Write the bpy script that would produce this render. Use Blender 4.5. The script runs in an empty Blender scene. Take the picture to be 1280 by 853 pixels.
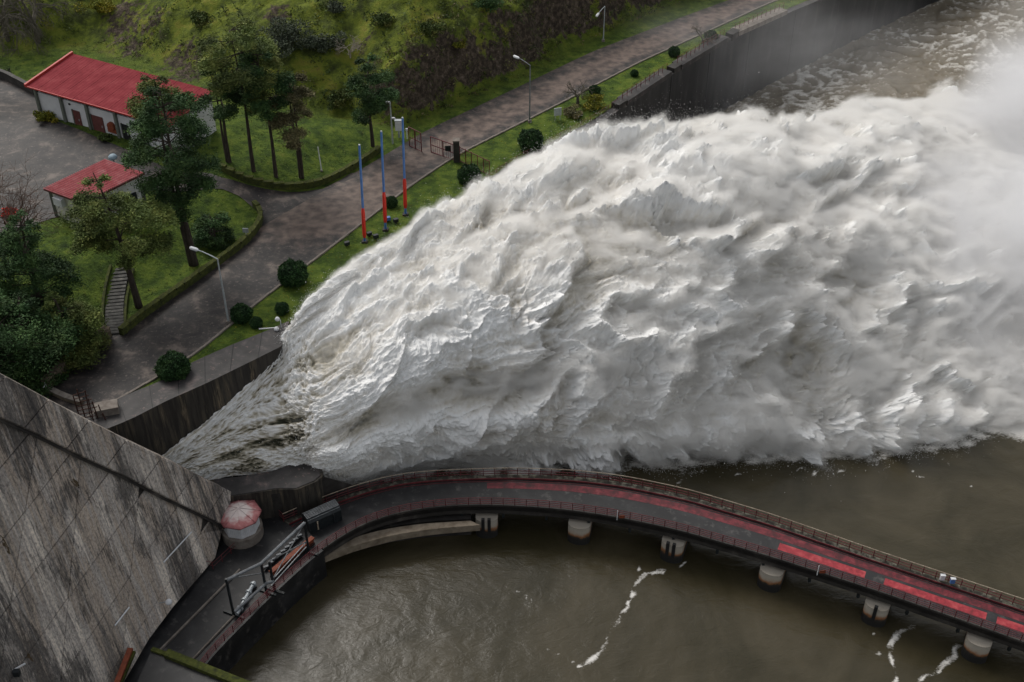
import bpy, bmesh, math, random
import numpy as np
from mathutils import Vector, Matrix
from mathutils.geometry import delaunay_2d_cdt
PI = math.pi
random.seed(7); rng = np.random.default_rng(7)
C = bpy.context.scene.collection
SC = bpy.context.scene

# ------------------------------------------------------------------ camera
CAMZ = 100.0; PITCH = math.radians(38); FPX = 1543.0
cam = bpy.data.cameras.new('camera'); cam.lens = 36 * FPX / 1280; cam.sensor_width = 36
cam.clip_start = 1; cam.clip_end = 3000
co = bpy.data.objects.new('camera', cam); C.objects.link(co)
co.location = (0, 0, CAMZ); co.rotation_euler = (PI / 2 - PITCH, 0, 0); SC.camera = co

# ------------------------------------------------------------------ overcast daylight
SUN_EL, SUN_AZ = math.radians(46), math.radians(-35)
w = bpy.data.worlds.new('World'); SC.world = w; w.use_nodes = True
nt = w.node_tree; bg = nt.nodes['Background']
sky = nt.nodes.new('ShaderNodeTexSky'); sky.sky_type = 'NISHITA'; sky.sun_disc = False
sky.sun_elevation = SUN_EL; sky.sun_rotation = SUN_AZ; sky.dust_density = 4; sky.air_density = 1.5
hs = nt.nodes.new('ShaderNodeHueSaturation'); hs.inputs['Saturation'].default_value = 0.22
nt.links.new(sky.outputs[0], hs.inputs['Color']); nt.links.new(hs.outputs[0], bg.inputs[0])
bg.inputs[1].default_value = 0.13
sl = bpy.data.lights.new('sun', 'SUN'); sl.energy = 1.5; sl.angle = math.radians(30); sl.color = (1, 0.96, 0.9)
so = bpy.data.objects.new('sun', sl); C.objects.link(so)
sd = Vector((math.sin(SUN_AZ) * math.cos(SUN_EL), math.cos(SUN_AZ) * math.cos(SUN_EL), math.sin(SUN_EL)))
so.rotation_euler = sd.to_track_quat('Z', 'Y').to_euler(); so.location = (0, 0, 200)
SC.view_settings.view_transform = 'Standard'; SC.view_settings.look = 'None'
SC.view_settings.exposure = 0.0; SC.view_settings.gamma = 1
SC.render.engine = 'CYCLES'
try:
    SC.cycles.use_denoising = True; SC.cycles.denoiser = 'OPENIMAGEDENOISE'
    SC.cycles.volume_bounces = 6; SC.cycles.max_bounces = 8; SC.cycles.diffuse_bounces = 3
    SC.cycles.volume_step_rate = 1.0; SC.cycles.volume_max_steps = 256
    SC.cycles.use_adaptive_sampling = True
except Exception: pass

# ------------------------------------------------------------------ point helpers (photo pixel -> place)
c_, s_ = math.cos(PITCH), math.sin(PITCH)
def ray(x, y):
    a = (x - 640) / FPX; v = (y - 426.5) / FPX
    return np.array((a, c_ - v * s_, -(s_ + v * c_)))
def P(x, y, z):
    r = ray(x, y); t = (z - CAMZ) / r[2]
    return np.array((r[0] * t, r[1] * t, z))
def base(y): return 18 - 0.05 * (np.clip(y, 60, 330) - 100)
def R(x, y, dz=0):
    r = ray(x, y); t = (23 + dz - CAMZ) / (r[2] + 0.05 * r[1]); return np.array((r[0] * t, r[1] * t, CAMZ + r[2] * t))

# ------------------------------------------------------------------ numpy noise
def _h(ix, iy, iz, seed):
    h = (ix.astype(np.uint32) * np.uint32(374761393) + iy.astype(np.uint32) * np.uint32(668265263)
         + iz.astype(np.uint32) * np.uint32(2147483647) + np.uint32((seed * 974634777) & 0xffffffff))
    h = (h ^ (h >> np.uint32(13))) * np.uint32(1274126177)
    return h ^ (h >> np.uint32(16))
def noise(x, y, seed=0):
    x = np.asarray(x, float); y = np.asarray(y, float)
    x0 = np.floor(x).astype(np.int64); y0 = np.floor(y).astype(np.int64)
    fx = x - x0; fy = y - y0
    u = fx * fx * fx * (fx * (fx * 6 - 15) + 10); v = fy * fy * fy * (fy * (fy * 6 - 15) + 10)
    z = np.zeros_like(x0)
    def g(ix, iy, dx, dy):
        a = _h(ix, iy, z, seed).astype(float) * (2 * PI / 4294967296.0)
        return np.cos(a) * dx + np.sin(a) * dy
    n00 = g(x0, y0, fx, fy); n10 = g(x0 + 1, y0, fx - 1, fy)
    n01 = g(x0, y0 + 1, fx, fy - 1); n11 = g(x0 + 1, y0 + 1, fx - 1, fy - 1)
    return 1.5 * ((n00 * (1 - u) + n10 * u) * (1 - v) + (n01 * (1 - u) + n11 * u) * v)
def fbm(x, y, octs=4, seed=0, gain=.5):
    t = 0; a = 1; f = 1
    for i in range(octs):
        t = t + a * noise(x * f, y * f, seed + i * 17); a *= gain; f *= 2.03
    return t
def sm(a, b, x):
    t = np.clip((x - a) / (b - a), 0, 1); return t * t * (3 - 2 * t)

# ------------------------------------------------------------------ materials
def newmat(name):
    m = bpy.data.materials.new(name); m.use_nodes = True; n = m.node_tree
    return m, n, n.nodes['Principled BSDF'], n.nodes, n.links
def M(name, stops, scale=1.0, rough=.8, bump=.0, bscale=None, metal=0, stretch=(1, 1, 1), detail=6, rot=0, spec=.3, dist=.3, attr=None, second=None):
    """stops: list of (pos,(r,g,b)) looked up by fractal noise. attr: colour multiplied in value by vertex attribute.
    second: (scale, lo, hi, color, stretch) a second, blotchy layer."""
    m, n, b, N, L = newmat(name)
    tc = N.new('ShaderNodeTexCoord'); mp = N.new('ShaderNodeMapping'); mp.inputs['Scale'].default_value = stretch
    mp.inputs['Rotation'].default_value = (0, 0, rot)
    L.new(tc.outputs['Object'], mp.inputs[0])
    nz = N.new('ShaderNodeTexNoise'); nz.inputs['Scale'].default_value = scale; nz.inputs['Detail'].default_value = detail
    nz.inputs['Roughness'].default_value = .62; nz.inputs['Distortion'].default_value = dist
    L.new(mp.outputs[0], nz.inputs['Vector'])
    cr = N.new('ShaderNodeValToRGB'); e = cr.color_ramp.elements
    e[0].position, e[0].color = stops[0][0], (*stops[0][1], 1); e[1].position, e[1].color = stops[-1][0], (*stops[-1][1], 1)
    for p, c in stops[1:-1]:
        q = e.new(p); q.color = (*c, 1)
    L.new(nz.outputs['Fac'], cr.inputs[0]); col = cr.outputs[0]
    if second:
        sc, lo, hi, c2, st = second
        m2 = N.new('ShaderNodeMapping'); m2.inputs['Scale'].default_value = st; L.new(tc.outputs['Object'], m2.inputs[0])
        n2 = N.new('ShaderNodeTexNoise'); n2.inputs['Scale'].default_value = sc; n2.inputs['Detail'].default_value = 7; n2.inputs['Roughness'].default_value = .65
        L.new(m2.outputs[0], n2.inputs['Vector'])
        mr = N.new('ShaderNodeMapRange'); mr.inputs[1].default_value = lo; mr.inputs[2].default_value = hi; L.new(n2.outputs['Fac'], mr.inputs[0])
        mx = N.new('ShaderNodeMixRGB'); L.new(mr.outputs[0], mx.inputs[0]); L.new(col, mx.inputs[1]); mx.inputs[2].default_value = (*c2, 1); col = mx.outputs[0]
    if attr:
        at = N.new('ShaderNodeAttribute'); at.attribute_name = attr
        mr = N.new('ShaderNodeMapRange'); mr.inputs[3].default_value = .5; mr.inputs[4].default_value = 2.2; L.new(at.outputs['Fac'], mr.inputs[0])
        mx = N.new('ShaderNodeMixRGB'); mx.blend_type = 'MULTIPLY'; mx.inputs[0].default_value = 1
        L.new(col, mx.inputs[1]); L.new(mr.outputs[0], mx.inputs[2]); col = mx.outputs[0]
    L.new(col, b.inputs['Base Color']); b.inputs['Roughness'].default_value = rough; b.inputs['Metallic'].default_value = metal
    b.inputs['Specular IOR Level'].default_value = spec
    if bump:
        bn = N.new('ShaderNodeTexNoise'); bn.inputs['Scale'].default_value = bscale or scale * 3; bn.inputs['Detail'].default_value = 6
        L.new(mp.outputs[0], bn.inputs['Vector'])
        bp = N.new('ShaderNodeBump'); bp.inputs['Strength'].default_value = min(1, bump); bp.inputs['Distance'].default_value = max(bump, .05)
        L.new(bn.outputs['Fac'], bp.inputs['Height']); L.new(bp.outputs[0], b.inputs['Normal'])
    return m
def flat(name, c, v=.25, sc=2, rough=.6, metal=0, **k):
    return M(name, [(.3, tuple(x * (1 - v) for x in c)), (.7, tuple(min(1, x * (1 + v)) for x in c))], sc, rough, metal=metal, **k)

MT = {}
MT['asphalt'] = M('asphalt', [(.34, (.011, .0105, .0115)), (.46, (.024, .021, .021)), (.56, (.042, .035, .032)), (.66, (.13, .105, .09))], .4, .6, .04, 3, second=(2.6, .56, .74, (.15, .12, .105), (1, 1, 1)), spec=.3)
MT['roadearth'] = M('road_earth', [(.3, (.045, .036, .032)), (.5, (.085, .066, .055)), (.7, (.14, .11, .09))], .18, .7, .03, 4, spec=.35)
MT['kerb'] = M('kerb_stone', [(.3, (.12, .10, .085)), (.7, (.26, .23, .2))], 1.2, .85, .03)
MT['concrete_dark'] = M('wet_dark_concrete', [(.3, (.018, .016, .015)), (.55, (.04, .036, .033)), (.75, (.10, .09, .08))], .5, .65, .04, 3)
MT['deck'] = M('wet_deck', [(.3, (.010, .010, .011)), (.5, (.018, .018, .019)), (.7, (.04, .039, .04))], .35, .5, .02, 5, spec=.35, second=(.9, .56, .72, (.085, .078, .074), (1, 1, 1)))
MT['moss'] = M('moss', [(.3, (.022, .026, .010)), (.55, (.06, .07, .012)), (.75, (.10, .10, .03))], 2.5, .95, .15, 9)
MT['red_paint'] = M('worn_red_paint', [(.3, (.035, .014, .016)), (.45, (.085, .016, .02)), (.58, (.15, .022, .03)), (.8, (.26, .07, .07))], 1.1, .5, stretch=(1, 1, 1))
MT['red_bright'] = M('bright_red_paint', [(.3, (.14, .018, .022)), (.5, (.30, .028, .038)), (.7, (.42, .08, .08))], 1.3, .45)
MT['red_rail'] = M('red_rail_paint', [(.3, (.06, .016, .018)), (.6, (.15, .03, .034)), (.8, (.24, .09, .09))], 2, .5)
MT['rail_pale'] = M('weathered_rail', [(.3, (.2, .13, .1)), (.6, (.42, .36, .27))], 2, .6)
MT['black_steel'] = flat('black_steel', (.018, .022, .024), .4, 2, .45)
MT['grey_steel'] = flat('grey_steel', (.16, .17, .18), .4, 2, .45, .2)
MT['galv'] = flat('galvanised_steel', (.38, .41, .43), .25, 3, .45, .2)
MT['orange'] = M('orange_steel', [(.3, (.12, .03, .015)), (.6, (.26, .065, .03)), (.8, (.17, .06, .04))], 2, .6)
MT['rust'] = flat('rusty_iron', (.05, .022, .016), .4, 3, .9)
MT['white_wall'] = M('white_render', [(.3, (.58, .58, .60)), (.7, (.70, .70, .71))], .8, .85, second=(1.5, .66, .8, (.42, .38, .3), (1, 1, .3)))
MT['stained_wall'] = M('stained_render', [(.3, (.46, .43, .36)), (.5, (.62, .6, .54)), (.7, (.74, .73, .70))], .9, .85, stretch=(1, 1, .25))
MT['roof_red'] = M('red_roof_sheet', [(.3, (.17, .024, .030)), (.5, (.215, .032, .039)), (.75, (.27, .055, .06))], .6, .85, spec=.08, second=(.8, .60, .8, (.25, .05, .05), (1, 1, 1)))
MT['roof_edge'] = flat('red_roof_edge', (.42, .04, .035), .2, 2, .5)
MT['tile_red'] = M('red_roof_tile', [(.3, (.42, .09, .10)), (.55, (.55, .17, .18)), (.8, (.60, .33, .32))], 1.2, .7)
MT['door_brown'] = flat('brown_red_door', (.13, .045, .04), .25, 2, .6)
MT['grey_green'] = flat('grey_green_frame', (.13, .14, .12), .2, 2, .7)
MT['dark'] = flat('dark_opening', (.015, .015, .016), .2, 2, .6)
MT['glass'] = flat('dark_glass', (.03, .035, .04), .2, 2, .15)
MT['blue'] = flat('blue_pole_paint', (.07, .17, .42), .15, 2, .45)
MT['redpole'] = flat('red_pole_paint', (.55, .03, .02), .12, 2, .45)
MT['white'] = flat('white_paint', (.65, .66, .68), .12, 2, .5)
MT['stone'] = M('old_stone', [(.3, (.07, .055, .04)), (.6, (.18, .14, .1)), (.8, (.28, .23, .18))], 1.5, .9, .1)
MT['bark'] = M('bark', [(.3, (.022, .017, .013)), (.7, (.07, .055, .045))], 3, .95, .1, 9, stretch=(1, 1, .3))
MT['bare'] = M('bare_branches', [(.3, (.07, .062, .048)), (.7, (.17, .15, .12))], 3, .9)
MT['bare_red'] = M('reddish_twigs', [(.3, (.075, .045, .035)), (.7, (.16, .10, .075))], 3, .9)
MT['bare_white'] = M('bleached_branches', [(.3, (.25, .21, .17)), (.7, (.45, .4, .35))], 3, .9)
def leafmat(name, a, b_, c3): return M(name, [(.3, a), (.5, b_), (.7, c3)], .55, .75, attr='tone', spec=.2, detail=3)
MT['leaf_dark'] = leafmat('dark_needles', (.014, .032, .012), (.026, .055, .017), (.050, .085, .022))
MT['leaf_mid'] = leafmat('olive_needles', (.034, .050, .016), (.07, .095, .024), (.14, .15, .04))
MT['leaf_brown'] = leafmat('brownish_needles', (.045, .045, .024), (.085, .078, .036), (.15, .125, .06))
MT['leaf_box'] = leafmat('clipped_leaves', (.010, .026, .010), (.018, .044, .013), (.034, .066, .02))
MT['leaf_scrub'] = leafmat('scrub_leaves', (.024, .04, .012), (.045, .065, .016), (.095, .085, .022))
MT['leaf_grey'] = leafmat('grey_green_leaves', (.03, .04, .026), (.05, .062, .04), (.075, .088, .055))
MT['leaf_yellow'] = leafmat('yellowish_leaves', (.06, .08, .012), (.13, .13, .016), (.24, .18, .02))
MT['leaf_red'] = leafmat('red_flowers', (.2, .02, .015), (.4, .03, .02), (.3, .06, .03))

# ------------------------------------------------------------------ object helpers
OFF = {}
def mkmesh(name, V, F, mat, smooth=False):
    me = bpy.data.meshes.new(name)
    V = np.asarray(V, dtype=np.float32)
    if isinstance(F, np.ndarray):
        k = F.shape[1]; nf = len(F)
        me.vertices.add(len(V)); me.vertices.foreach_set('co', V.ravel())
        me.loops.add(nf * k); me.loops.foreach_set('vertex_index', F.astype(np.int32).ravel())
        me.polygons.add(nf); me.polygons.foreach_set('loop_start', np.arange(0, nf * k, k, dtype=np.int32))
        try: me.polygons.foreach_set('loop_total', np.full(nf, k, dtype=np.int32))
        except Exception: pass
        me.update(calc_edges=True)
    else:
        me.from_pydata([tuple(map(float, v)) for v in V], [], F); me.update()
    if smooth: me.polygons.foreach_set('use_smooth', np.ones(len(me.polygons), bool))
    for m in (mat if isinstance(mat, (list, tuple)) else [mat]): me.materials.append(m)
    return me
def link(name, me, parent=None, loc=None):
    o = bpy.data.objects.new(name, me); C.objects.link(o)
    if parent is not None: o.parent = parent
    if loc is not None: o.location = loc
    return o
def thing(name, loc, label, cat, group=None):
    o = bpy.data.objects.new(name, None); C.objects.link(o); o.location = tuple(map(float, loc)); o.empty_display_size = .5
    o['label'] = label; o['category'] = cat
    if group: o['group'] = group
    OFF[o] = np.array(loc, float); return o
def tag(o, label=None, cat=None, group=None, kind=None):
    if label: o['label'] = label
    if cat: o['category'] = cat
    if group: o['group'] = group
    if kind: o['kind'] = kind
    return o
def off(p):
    return OFF.get(p, np.zeros(3)) if p is not None else np.zeros(3)
class MB:
    def __init__(s): s.v = []; s.f = []; s.n = 0
    def add(s, V, F):
        s.v.append(np.asarray(V, float).reshape(-1, 3)); s.f += [tuple(i + s.n for i in f) for f in F]; s.n += len(s.v[-1]); return s
    def box(s, c, size, rz=0, axes=None):
        hx, hy, hz = [k / 2 for k in size]
        q = np.array([(x, y, z) for z in (-hz, hz) for x, y in ((-hx, -hy), (hx, -hy), (hx, hy), (-hx, hy))])
        if axes is not None: q = q @ np.array(axes)
        elif rz:
            a, b = math.cos(rz), math.sin(rz); q = np.column_stack((q[:, 0] * a - q[:, 1] * b, q[:, 0] * b + q[:, 1] * a, q[:, 2]))
        return s.add(q + np.asarray(c, float), [(3, 2, 1, 0), (4, 5, 6, 7), (0, 1, 5, 4), (1, 2, 6, 5), (2, 3, 7, 6), (3, 0, 4, 7)])
    def beam(s, a, b, wd, ht=None, up=(0, 0, 1)):
        a = np.asarray(a, float); b = np.asarray(b, float); d = b - a; l = np.linalg.norm(d); d = d / max(l, 1e-9)
        u = np.array(up, float)
        if abs(d @ u) > .95: u = np.array((1., 0, 0))
        x = np.cross(d, u); x /= np.linalg.norm(x); z = np.cross(x, d)
        return s.box((a + b) / 2, (wd, l, ht or wd), axes=[x, d, z])
    def tube(s, pts, rad, n=6, cap=True):
        pts = np.asarray(pts, float); rad = np.broadcast_to(rad, (len(pts),)); V = []
        for i, p in enumerate(pts):
            d = pts[min(i + 1, len(pts) - 1)] - pts[max(i - 1, 0)]; d = d / max(np.linalg.norm(d), 1e-9)
            u = np.array((0, 0, 1.)) if abs(d[2]) < .9 else np.array((1., 0, 0))
            x = np.cross(d, u); x /= np.linalg.norm(x); y = np.cross(d, x)
            for k in range(n):
                a = 2 * PI * k / n; V.append(p + rad[i] * (math.cos(a) * x + math.sin(a) * y))
        F = [(i * n + k, i * n + (k + 1) % n, (i + 1) * n + (k + 1) % n, (i + 1) * n + k) for i in range(len(pts) - 1) for k in range(n)]
        if cap: F += [tuple(range(n))[::-1], tuple((len(pts) - 1) * n + k for k in range(n))]
        return s.add(V, F)
    def lathe(s, prof, c, n=16, ph=0):
        c = np.asarray(c, float); V = []
        for r, z in prof:
            for k in range(n): a = 2 * PI * k / n + ph; V.append((c[0] + r * math.cos(a), c[1] + r * math.sin(a), c[2] + z))
        F = [(i * n + k, i * n + (k + 1) % n, (i + 1) * n + (k + 1) % n, (i + 1) * n + k) for i in range(len(prof) - 1) for k in range(n)]
        F += [tuple(range(n))[::-1], tuple((len(prof) - 1) * n + k for k in range(n))]
        return s.add(V, F)
    def prism(s, top, bottom):
        n = len(top); V = list(top) + list(bottom)
        tri = delaunay_2d_cdt([Vector((float(p[0]), float(p[1]))) for p in top], [], [list(range(n))], 1, 1e-6)
        F = [tuple(range(n)) if area2(top) > 0 else tuple(range(n))[::-1]]
        F += [(i, n + i, n + (i + 1) % n, (i + 1) % n) for i in range(n)]
        return s.add(V, F)
    def build(s, name, mat, parent=None, smooth=False, label=None):
        V = np.concatenate(s.v) - off(parent)
        o = link(name, mkmesh(name, V, s.f, mat, smooth), parent)
        if parent is not None: OFF[o] = off(parent)
        if label: o['label'] = label
        return o
def area2(p): return sum(p[i][0] * p[(i + 1) % len(p)][1] - p[(i + 1) % len(p)][0] * p[i][1] for i in range(len(p)))
def copy_thing(root, loc, rz=0, label=None, scale=None):
    r = root.copy(); C.objects.link(r); r.location = tuple(map(float, loc)); r.rotation_euler = (0, 0, rz)
    if scale: r.scale = (scale,) * 3
    if label: r['label'] = label
    for ch in list(root.children):
        c = ch.copy(); C.objects.link(c); c.parent = r
        for g in ch.children:
            d = g.copy(); C.objects.link(d); d.parent = c
    return r
def resample(pts, step):
    pts = np.asarray(pts, float); d = np.r_[0, np.cumsum(np.linalg.norm(np.diff(pts, axis=0), axis=1))]
    n = max(2, int(round(d[-1] / step)) + 1); t = np.linspace(0, d[-1], n)
    return np.column_stack([np.interp(t, d, pts[:, k]) for k in range(pts.shape[1])])
def smooth_line(pts, step, it=6):
    q = resample(pts, step)
    for _ in range(it):
        q[1:-1] = .25 * q[:-2] + .5 * q[1:-1] + .25 * q[2:]
    return q
def inpoly(x, y, poly):
    poly = np.asarray(poly)[:, :2]; r = np.zeros(np.shape(x), bool); n = len(poly)
    for i in range(n):
        x1, y1 = poly[i]; x2, y2 = poly[(i + 1) % n]
        c = ((y1 > y) != (y2 > y)) & (x < (x2 - x1) * (y - y1) / (y2 - y1 + 1e-12) + x1); r ^= c
    return r
def dist_line(x, y, line):
    """distance to polyline, signed: + on its left"""
    line = np.asarray(line)[:, :2]; best = np.full(np.shape(x), 1e9); sg = np.ones(np.shape(x))
    for i in range(len(line) - 1):
        a = line[i]; d = line[i + 1] - a; l2 = d @ d
        t = np.clip(((x - a[0]) * d[0] + (y - a[1]) * d[1]) / l2, 0, 1)
        ex = x - a[0] - t * d[0]; ey = y - a[1] - t * d[1]; q = np.hypot(ex, ey)
        m = q < best - 1e-9; best = np.where(m, q, best); sg = np.where(m, np.sign(d[0] * ey - d[1] * ex), sg)
    return best * np.where(sg == 0, 1, sg)

def leaves(cent, size, tone, flat_=.6, aspect=.4, seed=0):
    """many small leaf faces: cent (n,3), size (n,), tone (n,)"""
    r = np.random.default_rng(seed); n = len(cent)
    a = r.normal(size=(n, 3)); a[:, 2] *= (1 - flat_); a /= np.linalg.norm(a, axis=1, keepdims=True)
    b = r.normal(size=(n, 3)); b[:, 2] *= (1 - flat_ * .6); b -= a * np.sum(a * b, 1, keepdims=True); b /= np.linalg.norm(b, axis=1, keepdims=True)
    s = size[:, None]
    V = np.stack([cent - a * s, cent - b * s * aspect, cent + a * s, cent + b * s * aspect], 1).reshape(-1, 3)
    F = np.arange(4 * n).reshape(n, 4); return V, F, np.repeat(tone, 4)
# ================================================================== TERRAIN
RW = np.array([R(*q) for q in [(95, 545), (118, 537), (200, 500), (290, 452), (350, 415), (640, 205), (740, 152), (830, 92), (905, 47), (960, 22)]])
RW = np.vstack([RW[:, :2], [(70, 227), (110, 262), (170, 320), (260, 420)]])
KL = np.array([R(*q)[:2] for q in [(20, 530), (62, 487), (98, 458), (150, 412), (200, 372), (262, 330), (325, 285)]] + [(-25.6, 139.1), (-21.3, 144), (-12.5, 157.1), (0, 171.5), (13, 186.7), (30.5, 203.3), (60, 230), (110, 275)])
KR = np.array([R(*q)[:2] for q in [(160, 505), (195, 473), (240, 447), (320, 380), (420, 305), (510, 235), (570, 195), (700, 130), (800, 78), (880, 42), (960, 5)]] + [(70, 231), (115, 272)])
KR[0] = KR[1] + (KR[1] - KR[2]) * 2.4
FOOT = np.array([(-160, 196), (-84, 180), (-68, 184), (-52, 174), (-40, 166), (-28, 161), (-16, 158.6), (0, 177), (13.3, 193.5), (31, 211), (62, 240), (112, 286)])
def zterr(x, y):
    x = np.asarray(x, float); y = np.asarray(y, float)
    z = base(y)
    kl = np.interp(y, KL[:, 1], KL[:, 0]); t = kl - x
    z = z + 2.6 * sm(1.5, 13, t) * (1 - sm(150, 165, y)) + 1.6 * sm(10, 30, t) * sm(140, 165, y)
    z = z + .8 * sm(8, 30, t)
    d = dist_line(x, y, FOOT)
    cl = sm(-24, -14, x)
    dd = d + 1.2 * noise(x * .25, y * .25, 3) * cl
    up = np.clip(dd, 0, None)
    hc = 9.5 * sm(0, 3.6, up) + .40 * np.clip(up - 3, 0, None)
    hl = .52 * up + 1.3 * sm(1, 6, up)
    h = hc * cl + hl * (1 - cl)
    rug = sm(0, 5, d)
    h = h + rug * (1.3 * fbm(x * .07, y * .07, 4, 5) + .35 * fbm(x * .5, y * .5, 3, 9)) + cl * sm(0, 1.2, up) * (1 - sm(3.5, 7, up)) * .9 * fbm(x * .9, y * .9, 3, 12)
    z = z + np.maximum(h, 0)
    z = z + .05 * noise(x * .8, y * .8, 21) * sm(.8, 3, t)
    return z
def G(px, py, it=60):
    """photo pixel -> point on the terrain"""
    r = ray(px, py); t0, t1 = 90., 420.
    ts = np.linspace(t0, t1, 700); pts = r[None] * ts[:, None] + np.array((0, 0, CAMZ))
    below = pts[:, 2] < zterr(pts[:, 0], pts[:, 1]); i = int(np.argmax(below))
    lo, hi = ts[max(i - 1, 0)], ts[i]
    for _ in range(18):
        m = (lo + hi) / 2; p = r * m + np.array((0, 0, CAMZ))
        if p[2] < zterr(p[0], p[1]): hi = m
        else: lo = m
    return r * hi + np.array((0, 0, CAMZ))
def GZ(x, y): return float(zterr(np.array([x]), np.array([y]))[0])

ys = np.r_[np.arange(84, 240, .62), np.arange(240, 300, 1.5), np.arange(300, 420, 5)]
ts = np.r_[np.arange(0, 12, .6), np.arange(12, 105, .62), np.arange(105, 160, 2), np.arange(160, 420, 10)]
Y, T = np.meshgrid(ys, ts, indexing='ij'); X = np.interp(Y, RW[:, 1], RW[:, 0]) - .3 - T
Z = zterr(X, Y)
ny, nt_ = Y.shape
idx = np.arange(ny * nt_).reshape(ny, nt_)
F = np.stack([idx[:-1, :-1], idx[:-1, 1:], idx[1:, 1:], idx[1:, :-1]], -1).reshape(-1, 4)[:, ::-1]
F = F[:, ::-1] if False else F
def grass_mat():
    m, n, b, N, L = newmat('hillside_grass')
    tc = N.new('ShaderNodeTexCoord')
    def nz(sc, det=6, ro=.6):
        k = N.new('ShaderNodeTexNoise'); k.inputs['Scale'].default_value = sc; k.inputs['Detail'].default_value = det; k.inputs['Roughness'].default_value = ro
        L.new(tc.outputs['Object'], k.inputs['Vector']); return k
    def ramp(src, stops):
        cr = N.new('ShaderNodeValToRGB'); e = cr.color_ramp.elements
        e[0].position, e[0].color = stops[0][0], (*stops[0][1], 1); e[1].position, e[1].color = stops[-1][0], (*stops[-1][1], 1)
        for p, c in stops[1:-1]: e.new(p).color = (*c, 1)
        L.new(src, cr.inputs[0]); return cr.outputs[0]
    lawn = ramp(nz(.5, 8, .7).outputs['Fac'], [(.3, (.02, .036, .009)), (.46, (.05, .085, .013)), (.58, (.10, .145, .02)), (.74, (.17, .18, .036))])
    wild = ramp(nz(.28, 9, .72).outputs['Fac'], [(.32, (.028, .034, .013)), (.44, (.07, .09, .018)), (.53, (.145, .18, .025)), (.62, (.20, .20, .034)), (.70, (.11, .085, .04)), (.8, (.18, .15, .10))])
    rock = ramp(nz(1.3, 8, .7).outputs['Fac'], [(.3, (.022, .017, .014)), (.48, (.055, .043, .032)), (.6, (.12, .092, .07)), (.75, (.27, .22, .19))])
    at = N.new('ShaderNodeAttribute'); at.attribute_name = 'wild'
    ar = N.new('ShaderNodeAttribute'); ar.attribute_name = 'rock'
    mx = N.new('ShaderNodeMixRGB'); L.new(at.outputs['Fac'], mx.inputs[0]); L.new(lawn, mx.inputs[1]); L.new(wild, mx.inputs[2])
    mth = N.new('ShaderNodeMath'); mth.operation = 'ADD'; L.new(ar.outputs['Fac'], mth.inputs[0])
    n3 = nz(.9, 6, .7); s = N.new('ShaderNodeMath'); s.operation = 'SUBTRACT'; L.new(n3.outputs['Fac'], s.inputs[0]); s.inputs[1].default_value = .5
    s2 = N.new('ShaderNodeMath'); s2.operation = 'MULTIPLY'; L.new(s.outputs[0], s2.inputs[0]); s2.inputs[1].default_value = 2.2; L.new(s2.outputs[0], mth.inputs[1])
    mr = N.new('ShaderNodeMapRange'); mr.inputs[1].default_value = .45; mr.inputs[2].default_value = .7; L.new(mth.outputs[0], mr.inputs[0])
    m2 = N.new('ShaderNodeMixRGB'); L.new(mr.outputs[0], m2.inputs[0]); L.new(mx.outputs[0], m2.inputs[1]); L.new(rock, m2.inputs[2])
    L.new(m2.outputs[0], b.inputs['Base Color']); b.inputs['Roughness'].default_value = .9; b.inputs['Specular IOR Level'].default_value = .15
    bp = N.new('ShaderNodeBump'); bp.inputs['Strength'].default_value = .9; bp.inputs['Distance'].default_value = .35
    L.new(nz(3.2, 6, .7).outputs['Fac'], bp.inputs['Height']); L.new(bp.outputs[0], b.inputs['Normal'])
    return m
MT['grass'] = grass_mat()
tme = mkmesh('ground', np.stack([X.ravel(), Y.ravel(), Z.ravel()], 1), F, MT['grass'], True)
dF = dist_line(X.ravel(), Y.ravel(), FOOT); tl = (np.interp(Y, KL[:, 1], KL[:, 0]) - X).ravel()
gz = np.gradient(Z, ys, axis=0); gx = np.gradient(Z, axis=1) / np.gradient(T, axis=1); slope = np.hypot(gz, gx).ravel()
wild = np.clip(sm(-4, 3, dF), 0, 1)
rockv = sm(.95, 2.2, slope) * .9 + .32 * sm(.35, .7, fbm(X.ravel() * .06 + 3, Y.ravel() * .09, 3, 77)) * sm(2, 8, dF)
rb_c = np.zeros(X.size)
for (px, py, rr_) in [(150, 12, 4), (158, 34, 5), (165, 60, 3.5), (192, 25, 3), (238, 92, 5), (225, 75, 4), (345, 15, 3), (520, 70, 3)]:
    q_ = G(px, py); rb_c = np.maximum(rb_c, .75 * np.exp(-(((X.ravel() - q_[0]) / rr_) ** 2 + ((Y.ravel() - q_[1]) / rr_) ** 2)))
rockv = np.maximum(rockv, rb_c)
for nm, val in (('wild', wild), ('rock', rockv)):
    a = tme.attributes.new(nm, 'FLOAT', 'POINT'); a.data.foreach_set('value', val.astype(np.float32))
ground = tag(link('ground', tme), kind='structure')

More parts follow.
